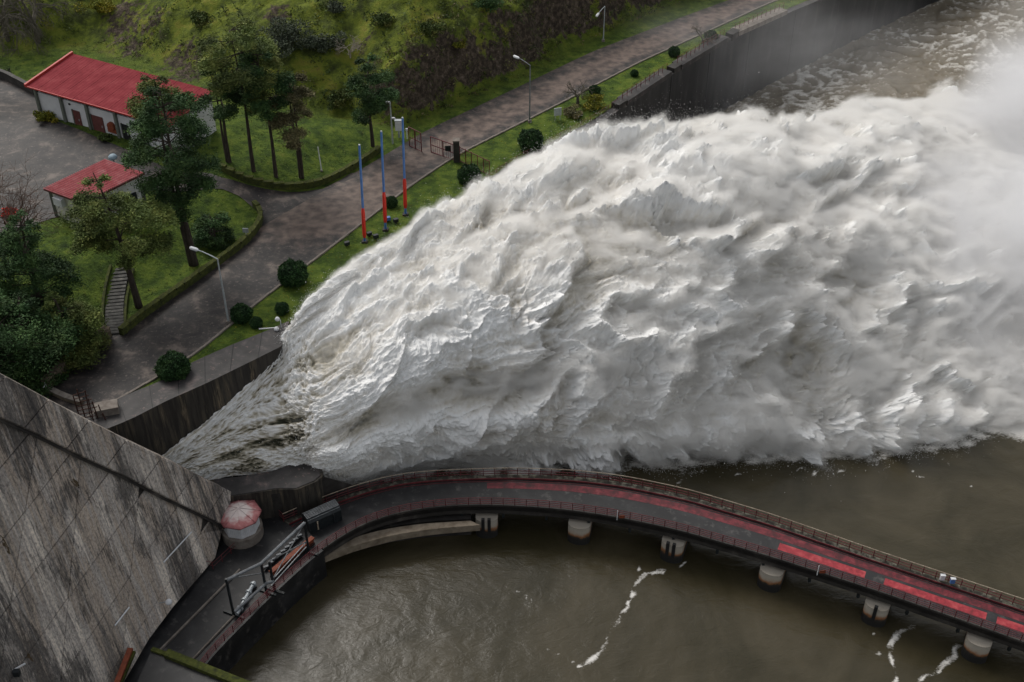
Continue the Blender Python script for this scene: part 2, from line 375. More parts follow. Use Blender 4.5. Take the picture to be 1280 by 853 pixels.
def drape(name, poly, mat, lift=.05, res=1.0, parent=None, zf=zterr):
    """a sheet over the terrain inside polygon (world xy)"""
    poly = np.asarray(poly)[:, :2]; q = resample(np.vstack([poly, poly[:1]]), res)[:-1]
    n = len(q); gx, gy = np.meshgrid(np.arange(q[:, 0].min(), q[:, 0].max(), res), np.arange(q[:, 1].min(), q[:, 1].max(), res))
    gx = gx.ravel(); gy = gy.ravel(); m = inpoly(gx, gy, q); m &= np.abs(dist_line(gx, gy, np.vstack([q, q[:1]]))) > res * .4
    pts = [Vector((float(a), float(b))) for a, b in q] + [Vector((float(a), float(b))) for a, b in zip(gx[m], gy[m])]
    v, e, f, _, _, _ = delaunay_2d_cdt(pts, [], [list(range(n))], 1, 1e-5)
    xs = np.array([p[0] for p in v]); yy = np.array([p[1] for p in v]); z = zf(xs, yy) + lift
    F = [tuple(t) for t in f]
    return link(name, mkmesh(name, np.stack([xs, yy, z], 1), F, mat, True), parent)
def gp(*px): return np.array([G(*q)[:2] for q in px])

# ---- roads
kl = smooth_line(KL, 1.5, 4); kr = smooth_line(KR, 1.5, 4)
def roadmat():
    m = MT['asphalt'].copy(); m.name = 'road_surface'; N, L = m.node_tree.nodes, m.node_tree.links
    b = N['Principled BSDF']; src = b.inputs['Base Color'].links[0].from_socket
    a = N.new('ShaderNodeAttribute'); a.attribute_name = 'earth'
    nz = N.new('ShaderNodeTexNoise'); nz.inputs['Scale'].default_value = .8; nz.inputs['Detail'].default_value = 7
    tc = N.new('ShaderNodeTexCoord'); L.new(tc.outputs['Object'], nz.inputs['Vector'])
    ad = N.new('ShaderNodeMath'); ad.operation = 'MULTIPLY_ADD'; L.new(nz.outputs['Fac'], ad.inputs[0]); ad.inputs[1].default_value = .9; L.new(a.outputs['Fac'], ad.inputs[2])
    mr = N.new('ShaderNodeMapRange'); mr.inputs[1].default_value = .62; mr.inputs[2].default_value = 1.15; L.new(ad.outputs[0], mr.inputs[0])
    cr = N.new('ShaderNodeValToRGB'); cr.color_ramp.elements[0].position = .3; cr.color_ramp.elements[0].color = (.055, .039, .033, 1)
    cr.color_ramp.elements[1].position = .75; cr.color_ramp.elements[1].color = (.19, .14, .115, 1); L.new(nz.outputs['Fac'], cr.inputs[0])
    mx = N.new('ShaderNodeMixRGB'); L.new(mr.outputs[0], mx.inputs[0]); L.new(src, mx.inputs[1]); L.new(cr.outputs[0], mx.inputs[2]); L.new(mx.outputs[0], b.inputs['Base Color'])
    return m
MT['road'] = roadmat()
road = drape('road', np.vstack([kl, kr[::-1]]), MT['road'], .06, 1.0); tag(road, kind='structure')
rv = np.array([v.co[:] for v in road.data.vertices])
wl = np.interp(rv[:, 1], kl[:, 1], kl[:, 0]); wr = np.interp(rv[:, 1], kr[:, 1], kr[:, 0]); fr = (rv[:, 0] - wl) / np.maximum(wr - wl, .1)
tr = np.exp(-((fr - .42) / .10) ** 2) + np.exp(-((fr - .66) / .10) ** 2)
earth = tr * sm(122, 135, rv[:, 1]) * .62 + .25 * sm(122, 140, rv[:, 1]) + .5 * np.exp(-((rv[:, 1] - 133) / 7) ** 2)
a = road.data.attributes.new('earth', 'FLOAT', 'POINT'); a.data.foreach_set('value', earth.astype(np.float32))
# kerb stones along the right edge (each its own, part of the road)
kq = resample(kr, 2.0); kme = None
for i in range(len(kq) - 1):
    a0, a1 = kq[i], kq[i + 1]
    if a1[1] > 230: break
    m_ = (a0 + a1) / 2; ang = math.atan2(a1[1] - a0[1], a1[0] - a0[0])
    if kme is None:
        kb = MB().box((0, 0, 0), (1.94, .26, .26)); kme = mkmesh('kerb_stone', np.concatenate(kb.v), kb.f, MT['kerb'])
    o = link('kerb_stone', kme, road, (m_[0], m_[1], base(m_[1]) + .05)); o.rotation_euler = (0, .05 * math.cos(ang) * .0 + .0, ang)
SIDE = gp((322, 262), (300, 243), (270, 232), (240, 215), (205, 205), (178, 180), (150, 178), (120, 172), (80, 160), (45, 148), (20, 150), (0, 98), (-60, 90), (-90, 240), (0, 262), (40, 255), (60, 245), (100, 205), (130, 190), (200, 225), (262, 200), (275, 217), (320, 232), (366, 240), (405, 234), (440, 214)) if False else None
lot = gp((-80, 80), (3, 98), (43, 118), (50, 146), (100, 163), (178, 196), (215, 214), (262, 217), (275, 222), (318, 234), (366, 241), (410, 236), (440, 216))
lot2 = gp((325, 285), (327, 268), (300, 246), (275, 236), (230, 240), (180, 238), (110, 262), (60, 275), (0, 300), (-80, 330))
sidero = drape('side_road', np.vstack([lot, [(-21.0, 144.6)], [(-20.5, 143.6)], [(-25.0, 138.8)], lot2]), MT['asphalt'], .07, 1.0); tag(sidero, kind='structure')

# ================================================================== RIVER
JA = [(402, 590, 8), (440, 593, 4), (500, 590, .5), (600, 588, -1), (700, 588, -1), (820, 583, -1), (960, 573, -1), (1130, 560, -1), (1300, 532, -1)]
jaw = np.array([P(x, y, 0)[:2] for x, y, z in JA])
gx = np.r_[-500, -300, -180, -110, -70, np.arange(-45, 112, .5), np.arange(113, 150, 2), 180, 250, 400, 700]
gy = np.r_[-60, 0, 30, np.arange(52, 205, .5), np.arange(205.5, 262, .65), np.arange(263, 300, 1.5), np.arange(300, 420, 8), 500, 700, 1000]
XX, YY = np.meshgrid(gx, gy, indexing='ij')
far = sm(150, 175, YY) * sm(0, 30, XX)
dj = dist_line(XX, YY, jaw)         # + beyond/left of the line = under the jet
land = sm(52, 75, XX) * sm(104, 112, YY)
tur = np.clip(.25 + 1.5 * far + 2.0 * land, 0, 2.4)
wxx = XX + 2.5 * noise(XX * .12, YY * .12, 31); wyy = YY + 2.5 * noise(XX * .12, YY * .12, 32)
fl = .035 * fbm(wxx * .35, wyy * .5, 4, 33, .55) + .02 * noise(XX * 1.1, YY * 1.5, 40)
rough_ = (1 - np.abs(noise(wxx * .22, wyy * .35, 34))) * .6 + .4 * (1 - np.abs(noise(wxx * .55, wyy * .8, 35))) + .25 * noise(wxx * 1.2, wyy * 1.4, 36)
ZZ = fl + (rough_ - .6) * tur * .42 * (tur > .3)
FO = [
    [P(*q, 0) for q in [(832, 712), (815, 716), (800, 722), (792, 735), (785, 760), (770, 780), (760, 788)]],
    [P(*q, 0) for q in [(800, 708), (803, 722)]],
    [P(*q, 0) for q in [(760, 795), (757, 805), (748, 820), (735, 828), (725, 832)]],
    [P(*q, 0) for q in [(716, 828), (706, 823), (692, 815), (680, 810)]],
    [P(*q, 0) for q in [(1142, 783), (1122, 790), (1114, 805), (1112, 825), (1122, 840), (1118, 860)]],
    [P(*q, 0) for q in [(1092, 806), (1100, 820), (1112, 822)]],
    [P(*q, 0) for q in [(1198, 805), (1190, 822), (1175, 838), (1150, 850), (1140, 870)]],
    [P(*q, 0) for q in [(1085, 745 + 42), (1095, 796)]],
    [P(*q, 0) for q in [(1240, 738), (1225, 742)]],
    [P(*q, 0) for q in [(850, 708), (858, 703)]],
    [P(*q, 0) for q in [(1200, 605), (1218, 608)]], [P(*q, 0) for q in [(1140, 588), (1152, 598)]], [P(*q, 0) for q in [(1178, 580), (1185, 578)]],
    [P(*q, 0) for q in [(1045, 592), (1054, 588)]], [P(*q, 0) for q in [(1012, 596), (1018, 592)]], [P(*q, 0) for q in [(992, 590), (1000, 585)]],
    [P(*q, 0) for q in [(850, 605), (856, 597)]], [P(*q, 0) for q in [(912, 596), (925, 594)]], [P(*q, 0) for q in [(1095, 582), (1108, 585)]],
    [P(*q, 0) for q in [(645, 758 - 20), (662, 750)]],
]
foam = np.zeros_like(XX)
for k, ln in enumerate(FO):
    ln = np.array(ln); m = (XX > ln[:, 0].min() - 3) & (XX < ln[:, 0].max() + 3) & (YY > ln[:, 1].min() - 3) & (YY < ln[:, 1].max() + 3)
    d = np.abs(dist_line(XX[m] + .35 * noise(XX[m] * .9, YY[m] * .9, 51), YY[m] + .35 * noise(XX[m] * .9, YY[m] * .9, 52), ln))
    wd = .42 if k in (0, 2, 6, 4) else .28
    foam[m] = np.maximum(foam[m], (.62 + .25 * noise(XX[m] * .7, YY[m] * .7, 54)) * np.exp(-(d / wd) ** 2))
edge = dj + 1.6 * noise(XX * .18, YY * .18, 61)
foam = np.maximum(foam, sm(-4.2, .8, edge) * (.60 + .30 * noise(XX * .55, YY * .8, 57)) * (XX > -18) * (1 - sm(14, 22, dj)))
foam = np.maximum(foam, .46 * sm(.42, .62, noise(XX * .8 + noise(XX * .3, YY * .3, 59), YY * 1.3, 58)) * sm(-13, -1, edge) * sm(-2, 12, XX))
foam = np.maximum(foam, np.clip(far, 0, 1) * (.13 + .38 * sm(.5, .95, rough_) + .2 * noise(XX * .05, YY * .08, 55) + .12 * noise(XX * .5, YY * .8, 56)))
foam = np.maximum(foam, 1.0 * sm(48, 72, XX + .15 * (150 - YY)) * sm(106, 112, YY + 2 * noise(XX * .1, YY * .1, 62)) * (1 - .72 * sm(150, 182, YY - .30 * (XX - 60) + 5 * noise(XX * .08, YY * .08, 63))))
def water_mat():
    m, n, b, N, L = newmat('brown_river_water')
    tc = N.new('ShaderNodeTexCoord')
    def nz(sc, det, ro, st=(1, 1, 1), dist=0):
        mp = N.new('ShaderNodeMapping'); mp.inputs['Scale'].default_value = st; L.new(tc.outputs['Object'], mp.inputs[0])
        k = N.new('ShaderNodeTexNoise'); k.inputs['Scale'].default_value = sc; k.inputs['Detail'].default_value = det; k.inputs['Roughness'].default_value = ro; k.inputs['Distortion'].default_value = dist
        L.new(mp.outputs[0], k.inputs['Vector']); return k.outputs['Fac']
    at = N.new('ShaderNodeAttribute'); at.attribute_name = 'foam'
    n1 = nz(2.0, 9, .82, (.8, 1.4, 1), 1.4)
    ad = N.new('ShaderNodeMath'); ad.operation = 'ADD'; L.new(at.outputs['Fac'], ad.inputs[0]); L.new(n1, ad.inputs[1])
    mr = N.new('ShaderNodeMapRange'); mr.inputs[1].default_value = .92; mr.inputs[2].default_value = 1.14; L.new(ad.outputs[0], mr.inputs[0])
    n2 = nz(.06, 5, .6, dist=1.5)
    cr = N.new('ShaderNodeValToRGB'); e = cr.color_ramp.elements
    e[0].position, e[0].color = .35, (.034, .029, .015, 1); e[1].position, e[1].color = .7, (.066, .055, .033, 1); L.new(n2, cr.inputs[0])
    as_ = N.new('ShaderNodeAttribute'); as_.attribute_name = 'silt'; ms = N.new('ShaderNodeMapRange'); L.new(as_.outputs['Fac'], ms.inputs[0]); mz = N.new('ShaderNodeMixRGB'); L.new(ms.outputs[0], mz.inputs[0]); L.new(cr.outputs[0], mz.inputs[1]); mz.inputs[2].default_value = (.20, .17, .125, 1)
    mx = N.new('ShaderNodeMixRGB'); L.new(mr.outputs[0], mx.inputs[0]); L.new(mz.outputs[0], mx.inputs[1]); mx.inputs[2].default_value = (.66, .64, .60, 1)
    L.new(mx.outputs[0], b.inputs['Base Color'])
    rr = N.new('ShaderNodeMapRange'); rr.inputs[3].default_value = .16; rr.inputs[4].default_value = .8; L.new(mr.outputs[0], rr.inputs[0]); L.new(rr.outputs[0], b.inputs['Roughness'])
    b.inputs['IOR'].default_value = 1.33
    bp = N.new('ShaderNodeBump'); bp.inputs['Strength'].default_value = .19; bp.inputs['Distance'].default_value = .14
    L.new(nz(1.8, 6, .6, (.7, 1.6, 1), 1.5), bp.inputs['Height']); b2p = N.new('ShaderNodeBump'); b2p.inputs['Strength'].default_value = .12; b2p.inputs['Distance'].default_value = .5; L.new(nz(.32, 4, .5, (1, 1.5, 1), 2.0), b2p.inputs['Height']); L.new(bp.outputs[0], b2p.inputs['Normal']); L.new(b2p.outputs[0], b.inputs['Normal'])
    return m
MT['water'] = water_mat()
nx_, ny_ = XX.shape; idx = np.arange(nx_ * ny_).reshape(nx_, ny_)
F = np.stack([idx[:-1, :-1], idx[1:, :-1], idx[1:, 1:], idx[:-1, 1:]], -1).reshape(-1, 4)
wme = mkmesh('river', np.stack([XX.ravel(), YY.ravel(), ZZ.ravel()], 1), F, MT['water'], True)
a = wme.attributes.new('silt', 'FLOAT', 'POINT'); a.data.foreach_set('value', np.clip(far * (.6 + .4 * rough_), 0, 1).ravel().astype(np.float32))
a = wme.attributes.new('foam', 'FLOAT', 'POINT'); a.data.foreach_set('value', foam.ravel().astype(np.float32))
tag(link('river', wme), kind='structure')

# ================================================================== SPILLWAY JET
#   columns: stations along the flow (first three lie in the chute); rows: near edge ... far edge
J = [
 [(210, 640, 7.2), (270, 600, 7.2), (330, 592, 7.3), (380, 580, 7.8), (405, 600, 5.6), (440, 612, 2.2), (500, 600, -.5), (600, 589, -1), (700, 589, -1), (820, 584, -1), (960, 574, -1), (1130, 561, -1), (1300, 532, -1)],
 [(205, 630, 7.6), (265, 592, 7.7), (325, 585, 7.8), (378, 573, 8.8), (402, 576, 9.0), (455, 570, 8.0), (530, 548, 6.8), (640, 545, 6), (740, 535, 6), (850, 525, 5.5), (980, 520, 4.5), (1120, 513, 2.8), (1300, 490, .5)],
 [(185, 622, 8.8), (240, 588, 9.3), (305, 562, 9.9), (362, 552, 10.6), (400, 540, 11.6), (455, 510, 13), (540, 470, 14), (650, 450, 13.5), (770, 425, 13.5), (880, 415, 13), (1000, 415, 11), (1130, 422, 7), (1300, 420, 1.5)],
 [(175, 612, 9.6), (225, 578, 10.4), (290, 542, 11.4), (345, 520, 12.6), (385, 492, 14.5), (440, 450, 16.5), (530, 390, 18.5), (650, 340, 20), (770, 305, 21), (890, 290, 20.5), (1010, 285, 18), (1140, 305, 11), (1300, 330, 2)],
 [(165, 602, 10.4), (212, 572, 11.6), (280, 522, 13.2), (340, 472, 15.2), (372, 432, 17.2), (425, 372, 18.8), (518, 314, 20.5), (634, 260, 22), (742, 218, 23), (860, 194, 22.5), (970, 180, 20), (1090, 200, 13), (1300, 230, 2)],
 [(160, 598, 10.8), (208, 568, 12.2), (282, 508, 14.2), (341, 448, 16.6), (362, 410, 18.4), (414, 354, 19.3), (508, 290, 20.5), (620, 224, 21.5), (718, 183, 22.5), (824, 158, 22), (935, 142, 19), (1035, 148, 13), (1200, 125, 3)],
 [(155, 590, 9.0)] * 13,
]
K = np.array([[P(*q) for q in r] for r in J])       # rows x cols x 3
K[-1] = K[-2] + (K[-2] - K[-3]) * .0 + np.array((-1.2, 2.6, 0)); K[-1, :, 2] = K[-2, :, 2] - 4
K[-1, 4:, 2] = K[-2, 4:, 2] - 9; K[-1, 12, 2] = -1
def spl(Y_, t_new):
    """Catmull-Rom along axis 0"""
    n = len(Y_); i = np.clip(np.floor(t_new).astype(int), 0, n - 2); f = (t_new - i)[:, None, None]
    g = lambda k: Y_[np.clip(k, 0, n - 1)]
    p0, p1, p2, p3 = g(i - 1), g(i), g(i + 1), g(i + 2)
    return .5 * (2 * p1 + (p2 - p0) * f + (2 * p0 - 5 * p1 + 4 * p2 - p3) * f ** 2 + (3 * p1 - p0 - 3 * p2 + p3) * f ** 3)
NU, NW = 1150, 640
tu = np.interp(np.linspace(0, 1, NU), [0, .13, .35, .62, 1], [0, 3, 5.6, 8.3, 12])
S = spl(K, np.linspace(0, 6, NW)); S = spl(np.transpose(S, (1, 0, 2)), tu)      # NU x NW x 3
for _ in range(12):
    S[1:-1] = .25 * S[:-2] + .5 * S[1:-1] + .25 * S[2:]; S[:, 1:-1] = .25 * S[:, :-2] + .5 * S[:, 1:-1] + .25 * S[:, 2:]
dU = np.gradient(S, axis=0); dW = np.gradient(S, axis=1)
nrm = np.cross(dU, dW); nrm /= np.maximum(np.linalg.norm(nrm, axis=2, keepdims=True), 1e-9)
fl_ = dU / np.maximum(np.linalg.norm(dU, axis=2, keepdims=True), 1e-9)
UL = np.cumsum(np.linalg.norm(dU[:, NW // 2], axis=1))[:, None] * np.ones((1, NW))
WL = np.cumsum(np.linalg.norm(dW, axis=2), axis=1); WL -= WL[:, NW // 3][:, None]
WS = np.linspace(0, 1, NW)[None] * np.ones((NU, 1)); US = tu[:, None] * np.ones((1, NW))
wlen = np.linspace(0, 1, NW)[None] * 46 * np.ones((NU, 1))        # streamline coordinate: lines fan out with the jet
Wc = .45 * wlen + .55 * WL
amp = np.interp(US, [0, 2.6, 3.5, 5, 7, 9, 11, 12], [.16, .2, .3, .55, 1.0, 1.5, 1.7, 1.0])
# tongues of spray torn off downstream, each with a ragged leading edge
wx = UL + 3.0 * noise(UL * .05, Wc * .08, 101) + .9 * noise(UL * .22, Wc * .25, 104); wy = Wc + 2.4 * noise(UL * .06, Wc * .08, 102) + .7 * noise(UL * .25, Wc * .3, 105)
rag = fbm(wx * .55, wy * .8, 5, 140, .62); rag2 = fbm(wx * 1.3, wy * 1.7, 4, 150, .6)
def billow(a, b, s): return 1 - 2 * np.abs(noise(a, b, s)) * 1.1
def saw(ph, sharp=.86):
    f = ph - np.floor(ph); return np.where(f < sharp, (f / sharp) ** 1.5, (1 - f) / (1 - sharp))
big = noise(wx * .05, wy * .09, 110) + .6 * noise(wx * .11, wy * .17, 109)
t1 = saw(wx / 16 - wy / 21 + 1.25 * noise(wx * .05, wy * .10, 111) + .35 * noise(wx * .16, wy * .3, 112) + .08 * rag)
t2 = saw(wx / 8.2 + wy / 30 + 1.1 * noise(wx * .10, wy * .2, 113) + .3 * noise(wx * .3, wy * .55, 114) + .10 * rag)
t3 = saw(wx / 3.6 - wy / 14 + 1.0 * noise(wx * .22, wy * .42, 115) + .35 * noise(wx * .7, wy * 1.1, 116) + .14 * rag2)
t4 = saw(wx / 1.7 + 1.0 * noise(wx * .5, wy * .85, 127) + .3 * rag2)
m1 = sm(-.35, .35, noise(wx * .06, wy * .11, 117)); m2 = sm(-.35, .35, noise(wx * .1, wy * .2, 118)); m3 = sm(-.3, .4, noise(wx * .16, wy * .3, 119))
b2 = billow(wx * .4, wy * .5, 121); b3 = billow(wx * .95, wy * 1.15, 122); b4 = noise(wx * 1.9, wy * 2.2, 123); b5 = noise(wx * 3.9, wy * 4.6, 124)
st = fbm(wx * .10, wy * .7, 3, 125, .6); st2 = fbm(wx * .5, wy * 2.2, 3, 126, .6)
puff = np.interp(US, [0, 3.6, 5, 7, 12], [.10, .25, .6, 1, 1])
disp = 1.3 * big + 2.4 * (t1 - .45) * m1 * puff + 1.35 * (t2 - .45) * m2 * puff + .62 * (t3 - .45) * m3 * puff + .16 * (t4 - .45) + puff * .30 * b2 + (.14 * b3 + .12 * b4 + .07 * b5 + .17 * rag) * np.interp(US, [0, 5, 8, 12], [1, .95, .7, .5])
strk = noise(wx * .10, wy * 1.25, 180) + .6 * noise(wx * .2, wy * 2.6, 181); strk2 = strk * np.interp(US, [0, 3, 4.5, 8, 12], [0, .3, 1, .6, .3])
disp = disp + (1 - puff) * (.8 * st + .35 * st2) + .24 * strk2
gU = sm(3.2, 4.2, US) * (1 - sm(6.5, 8.5, US)); wj = WS + .02 * noise(wx * .15, wy * .1, 170)
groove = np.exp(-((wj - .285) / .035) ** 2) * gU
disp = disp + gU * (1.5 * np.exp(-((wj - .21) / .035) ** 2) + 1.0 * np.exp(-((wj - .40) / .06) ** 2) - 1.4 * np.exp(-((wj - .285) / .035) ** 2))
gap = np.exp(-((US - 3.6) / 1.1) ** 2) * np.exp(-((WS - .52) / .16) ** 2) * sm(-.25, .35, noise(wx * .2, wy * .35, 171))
# chute: cells of foam
cell = billow(wx * .42 + .5 * rag, wy * .5, 130) * .55 + billow(wx * 1.1, wy * 1.25, 131) * .4 + .3 * b4 + .25 * b5
ch = 1 - sm(2.8, 4.6, US); disp = disp * (1 - ch) + ch * cell * 1.3
edgeW = sm(0, .05, WS) * sm(1, .9, WS); edgeN = np.maximum(edgeW, .35)
D = disp * amp * edgeN

def gridf(a_, b_):
    ix = np.arange(a_ * b_).reshape(a_, b_)
    return ix, np.stack([ix[:-1, :-1], ix[1:, :-1], ix[1:, 1:], ix[:-1, 1:]], -1).reshape(-1, 4)
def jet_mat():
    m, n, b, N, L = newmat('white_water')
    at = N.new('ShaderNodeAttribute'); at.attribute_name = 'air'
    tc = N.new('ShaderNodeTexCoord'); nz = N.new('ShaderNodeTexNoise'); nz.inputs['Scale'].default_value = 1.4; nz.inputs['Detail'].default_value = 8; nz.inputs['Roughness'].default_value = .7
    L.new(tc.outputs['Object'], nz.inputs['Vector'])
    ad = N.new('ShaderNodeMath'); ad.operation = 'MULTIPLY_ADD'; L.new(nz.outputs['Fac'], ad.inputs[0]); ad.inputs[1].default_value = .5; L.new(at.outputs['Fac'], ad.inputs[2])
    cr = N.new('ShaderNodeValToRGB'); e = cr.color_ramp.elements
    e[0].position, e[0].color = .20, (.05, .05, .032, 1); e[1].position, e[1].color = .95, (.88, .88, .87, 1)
    e.new(.38).color = (.21, .19, .135, 1); e.new(.56).color = (.50, .455, .365, 1); e.new(.76).color = (.78, .755, .71, 1)  # dark end: silty water, with the shade of the hollows put into the colour
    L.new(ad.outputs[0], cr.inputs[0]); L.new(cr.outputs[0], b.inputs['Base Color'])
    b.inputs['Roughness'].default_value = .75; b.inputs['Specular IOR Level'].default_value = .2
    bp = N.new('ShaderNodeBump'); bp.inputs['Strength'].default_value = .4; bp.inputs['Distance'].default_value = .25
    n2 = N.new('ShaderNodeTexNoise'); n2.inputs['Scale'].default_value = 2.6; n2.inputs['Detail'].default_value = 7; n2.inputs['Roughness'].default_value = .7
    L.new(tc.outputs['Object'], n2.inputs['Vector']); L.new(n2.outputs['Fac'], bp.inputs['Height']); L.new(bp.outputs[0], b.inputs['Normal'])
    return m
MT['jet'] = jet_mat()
core_d = amp * edgeN * ((1 - ch) * disp + ch * cell * 1.6) + .05 * b5 + .05 * b4
lean_f = .6 * amp * edgeN * puff * (.9 * (t1 - .45) * m1 + .7 * (t2 - .45) * m2 + .4 * (t3 - .45) * m3 + .2 * b2)
SCORE = S + nrm * (core_d - .25 * amp * (1 - ch) * sm(0, .04, WS))[..., None] + fl_ * lean_f[..., None]
_, F = gridf(NU, NW)
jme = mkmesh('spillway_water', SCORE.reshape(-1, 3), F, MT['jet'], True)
air = -.10 * groove - .40 * gap * sm(.6, -.3, cell) + .56 + .15 * np.clip(disp, -2, 2) * (1 - ch) + .08 * rag2 * (1 - ch) + .13 * strk2 * (1 - ch) + .10 * st * (1 - puff) + ch * (.42 * (cell - .25) - .02 - .42 * sm(.0, .5, noise(wx * .16, wy * .22, 141)) * sm(.75, .2, WS) - .1)  # lower in hollows and groove: silt brown plus painted-in shade, paler on ridges
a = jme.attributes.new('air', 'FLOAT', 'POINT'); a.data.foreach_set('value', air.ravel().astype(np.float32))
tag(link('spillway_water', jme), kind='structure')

# the spray: a real volume that fills the billows
def vol_mat(name, dens, color, nsc, lo, hi, stretch, rot, aniso=0.0, floor=.12):
    m, nn, b, N, L = newmat(name); N.remove(b)
    pv = N.new('ShaderNodeVolumePrincipled'); L.new(pv.outputs[0], N['Material Output'].inputs['Volume'])
    pv.inputs['Color'].default_value = (*color, 1); pv.inputs['Anisotropy'].default_value = aniso; pv.inputs['Density Attribute'].default_value = ''
    at = N.new('ShaderNodeAttribute'); at.attribute_name = 'density'
    tc = N.new('ShaderNodeTexCoord'); mp = N.new('ShaderNodeMapping'); mp.inputs['Scale'].default_value = stretch; mp.inputs['Rotation'].default_value = (0, 0, rot)
    L.new(tc.outputs['Object'], mp.inputs[0])
    nz = N.new('ShaderNodeTexNoise'); nz.inputs['Scale'].default_value = nsc; nz.inputs['Detail'].default_value = 5; nz.inputs['Roughness'].default_value = .65; nz.inputs['Distortion'].default_value = .6
    L.new(mp.outputs[0], nz.inputs['Vector'])
    mr = N.new('ShaderNodeMapRange'); mr.inputs[1].default_value = lo; mr.inputs[2].default_value = hi; mr.inputs[3].default_value = floor; L.new(nz.outputs['Fac'], mr.inputs[0])
    m1_ = N.new('ShaderNodeMath'); m1_.operation = 'MULTIPLY'; L.new(at.outputs['Fac'], m1_.inputs[0]); L.new(mr.outputs[0], m1_.inputs[1])
    m2_ = N.new('ShaderNodeMath'); m2_.operation = 'MULTIPLY'; L.new(m1_.outputs[0], m2_.inputs[0]); m2_.inputs[1].default_value = dens
    L.new(m2_.outputs[0], pv.inputs['Density']); return m
def fog(name, V, F, mat, voxel, band):
    o = link(name, mkmesh(name, V, F, mat))
    ng = bpy.data.node_groups.new(name, 'GeometryNodeTree')
    ng.interface.new_socket('Geometry', in_out='INPUT', socket_type='NodeSocketGeometry'); ng.interface.new_socket('Geometry', in_out='OUTPUT', socket_type='NodeSocketGeometry')
    gi = ng.nodes.new('NodeGroupInput'); go = ng.nodes.new('NodeGroupOutput'); mv = ng.nodes.new('GeometryNodeMeshToVolume'); sn = ng.nodes.new('GeometryNodeSetMaterial')
    mv.resolution_mode = 'VOXEL_SIZE'; mv.inputs['Voxel Size'].default_value = voxel; mv.inputs['Interior Band Width'].default_value = band; mv.inputs['Density'].default_value = 1
    sn.inputs['Material'].default_value = mat
    ng.links.new(gi.outputs[0], mv.inputs[0]); ng.links.new(mv.outputs[0], sn.inputs[0]); ng.links.new(sn.outputs[0], go.inputs[0])
    md = o.modifiers.new('fog', 'NODES'); md.node_group = ng
    return tag(o, kind='stuff')
def DROPLETS():
    """loose drops thrown off the surface, more where tongues tear"""
    g = np.random.default_rng(5); n = 230000
    wgt = (amp * (.15 + t2 * m2 + t1 * m1 + .5 * t3)) ** 1.5; wgt[:int(np.argmax(tu > 3.2))] *= .2; wgt /= wgt.sum()
    k = g.choice(NU * NW, n, p=wgt.ravel()); iu, iw = np.unravel_index(k, (NU, NW))
    h_ = np.abs(g.normal(size=n)) ** 1.6 * .42 * (.35 + amp[iu, iw])
    p = SCORE[iu, iw] + nrm[iu, iw] * (h_ + .03)[:, None] + fl_[iu, iw] * (g.uniform(0, 1.2, n) * h_ + .1 * g.normal(size=n))[:, None] + g.normal(size=(n, 3)) * .06
    ne = int(26000); ie = g.integers(int(np.argmax(tu > 3.0)), NU, ne); je = np.where(g.uniform(size=ne) < .55, g.integers(int(NW * .70), int(NW * .86), ne), g.integers(0, int(NW * .10), ne))
    he = np.abs(g.normal(size=ne)) * .8 * amp[ie, je]; out = np.where(je > NW / 2, 1, -1)
    pe = SCORE[ie, je] + nrm[ie, je] * (he * .7)[:, None] + (dW[ie, je] / np.linalg.norm(dW[ie, je], axis=1, keepdims=True)) * (he * out * .6)[:, None] + fl_[ie, je] * (he * g.uniform(0, 1, ne))[:, None]
    p = np.vstack([p, pe]); n = len(p); sz = g.uniform(.02, .055, n) * (1 + .8 * (g.uniform(size=n) > .96))
    V, F, _ = leaves(p, sz, np.zeros(n), 0, .6, 9)
    m, nn, b, N, L = newmat('droplets'); b.inputs['Base Color'].default_value = (.82, .81, .79, 1); b.inputs['Roughness'].default_value = .6; b.inputs['Specular IOR Level'].default_value = .2
    tag(link('spray_drops', mkmesh('spray_drops', V, F, m)), kind='stuff')
j0 = int(np.argmax(tu > 3.3)); sl_ = slice(j0, None, 2)
veil = np.interp(US, [0, 4, 5, 6, 8, 10, 12], [-.15, .15, .38, .62, 1.0, 1.4, 1.8])
low = .2 * strk2 + 1.3 * big + 2.4 * (t1 - .45) * m1 * puff + 1.35 * (t2 - .45) * m2 * puff + .3 * (t3 - .45) * m3 * puff + .12 * b2 + (1 - puff) * .8 * st
OUT = S + nrm * (low * amp * edgeN + veil + .22 * noise(wx * .14, wy * .2, 160) * amp)[..., None] + fl_ * (lean_f * 1.2 + .3 * veil)[..., None]
A_ = OUT[sl_, ::2]; B_ = (S - nrm * 4.0)[sl_, ::2]
aa, bb = A_.shape[:2]; ix, F1 = gridf(aa, bb); nn_ = aa * bb
side = lambda l: np.stack([l[:-1], l[1:], l[1:] + nn_, l[:-1] + nn_], -1)
Fa = np.vstack([F1, (F1 + nn_)[:, ::-1], side(ix[:, 0])[:, ::-1], side(ix[:, -1]), side(ix[0]), side(ix[-1])[:, ::-1]])
spray = fog('spray', np.vstack([A_.reshape(-1, 3), B_.reshape(-1, 3)]), Fa, vol_mat('spray_air', 2.5, (.966, .957, .94), .5, .42, .60, (.6, 1.2, 1.2), -.35, floor=.06), .28, .8)
DROPLETS()

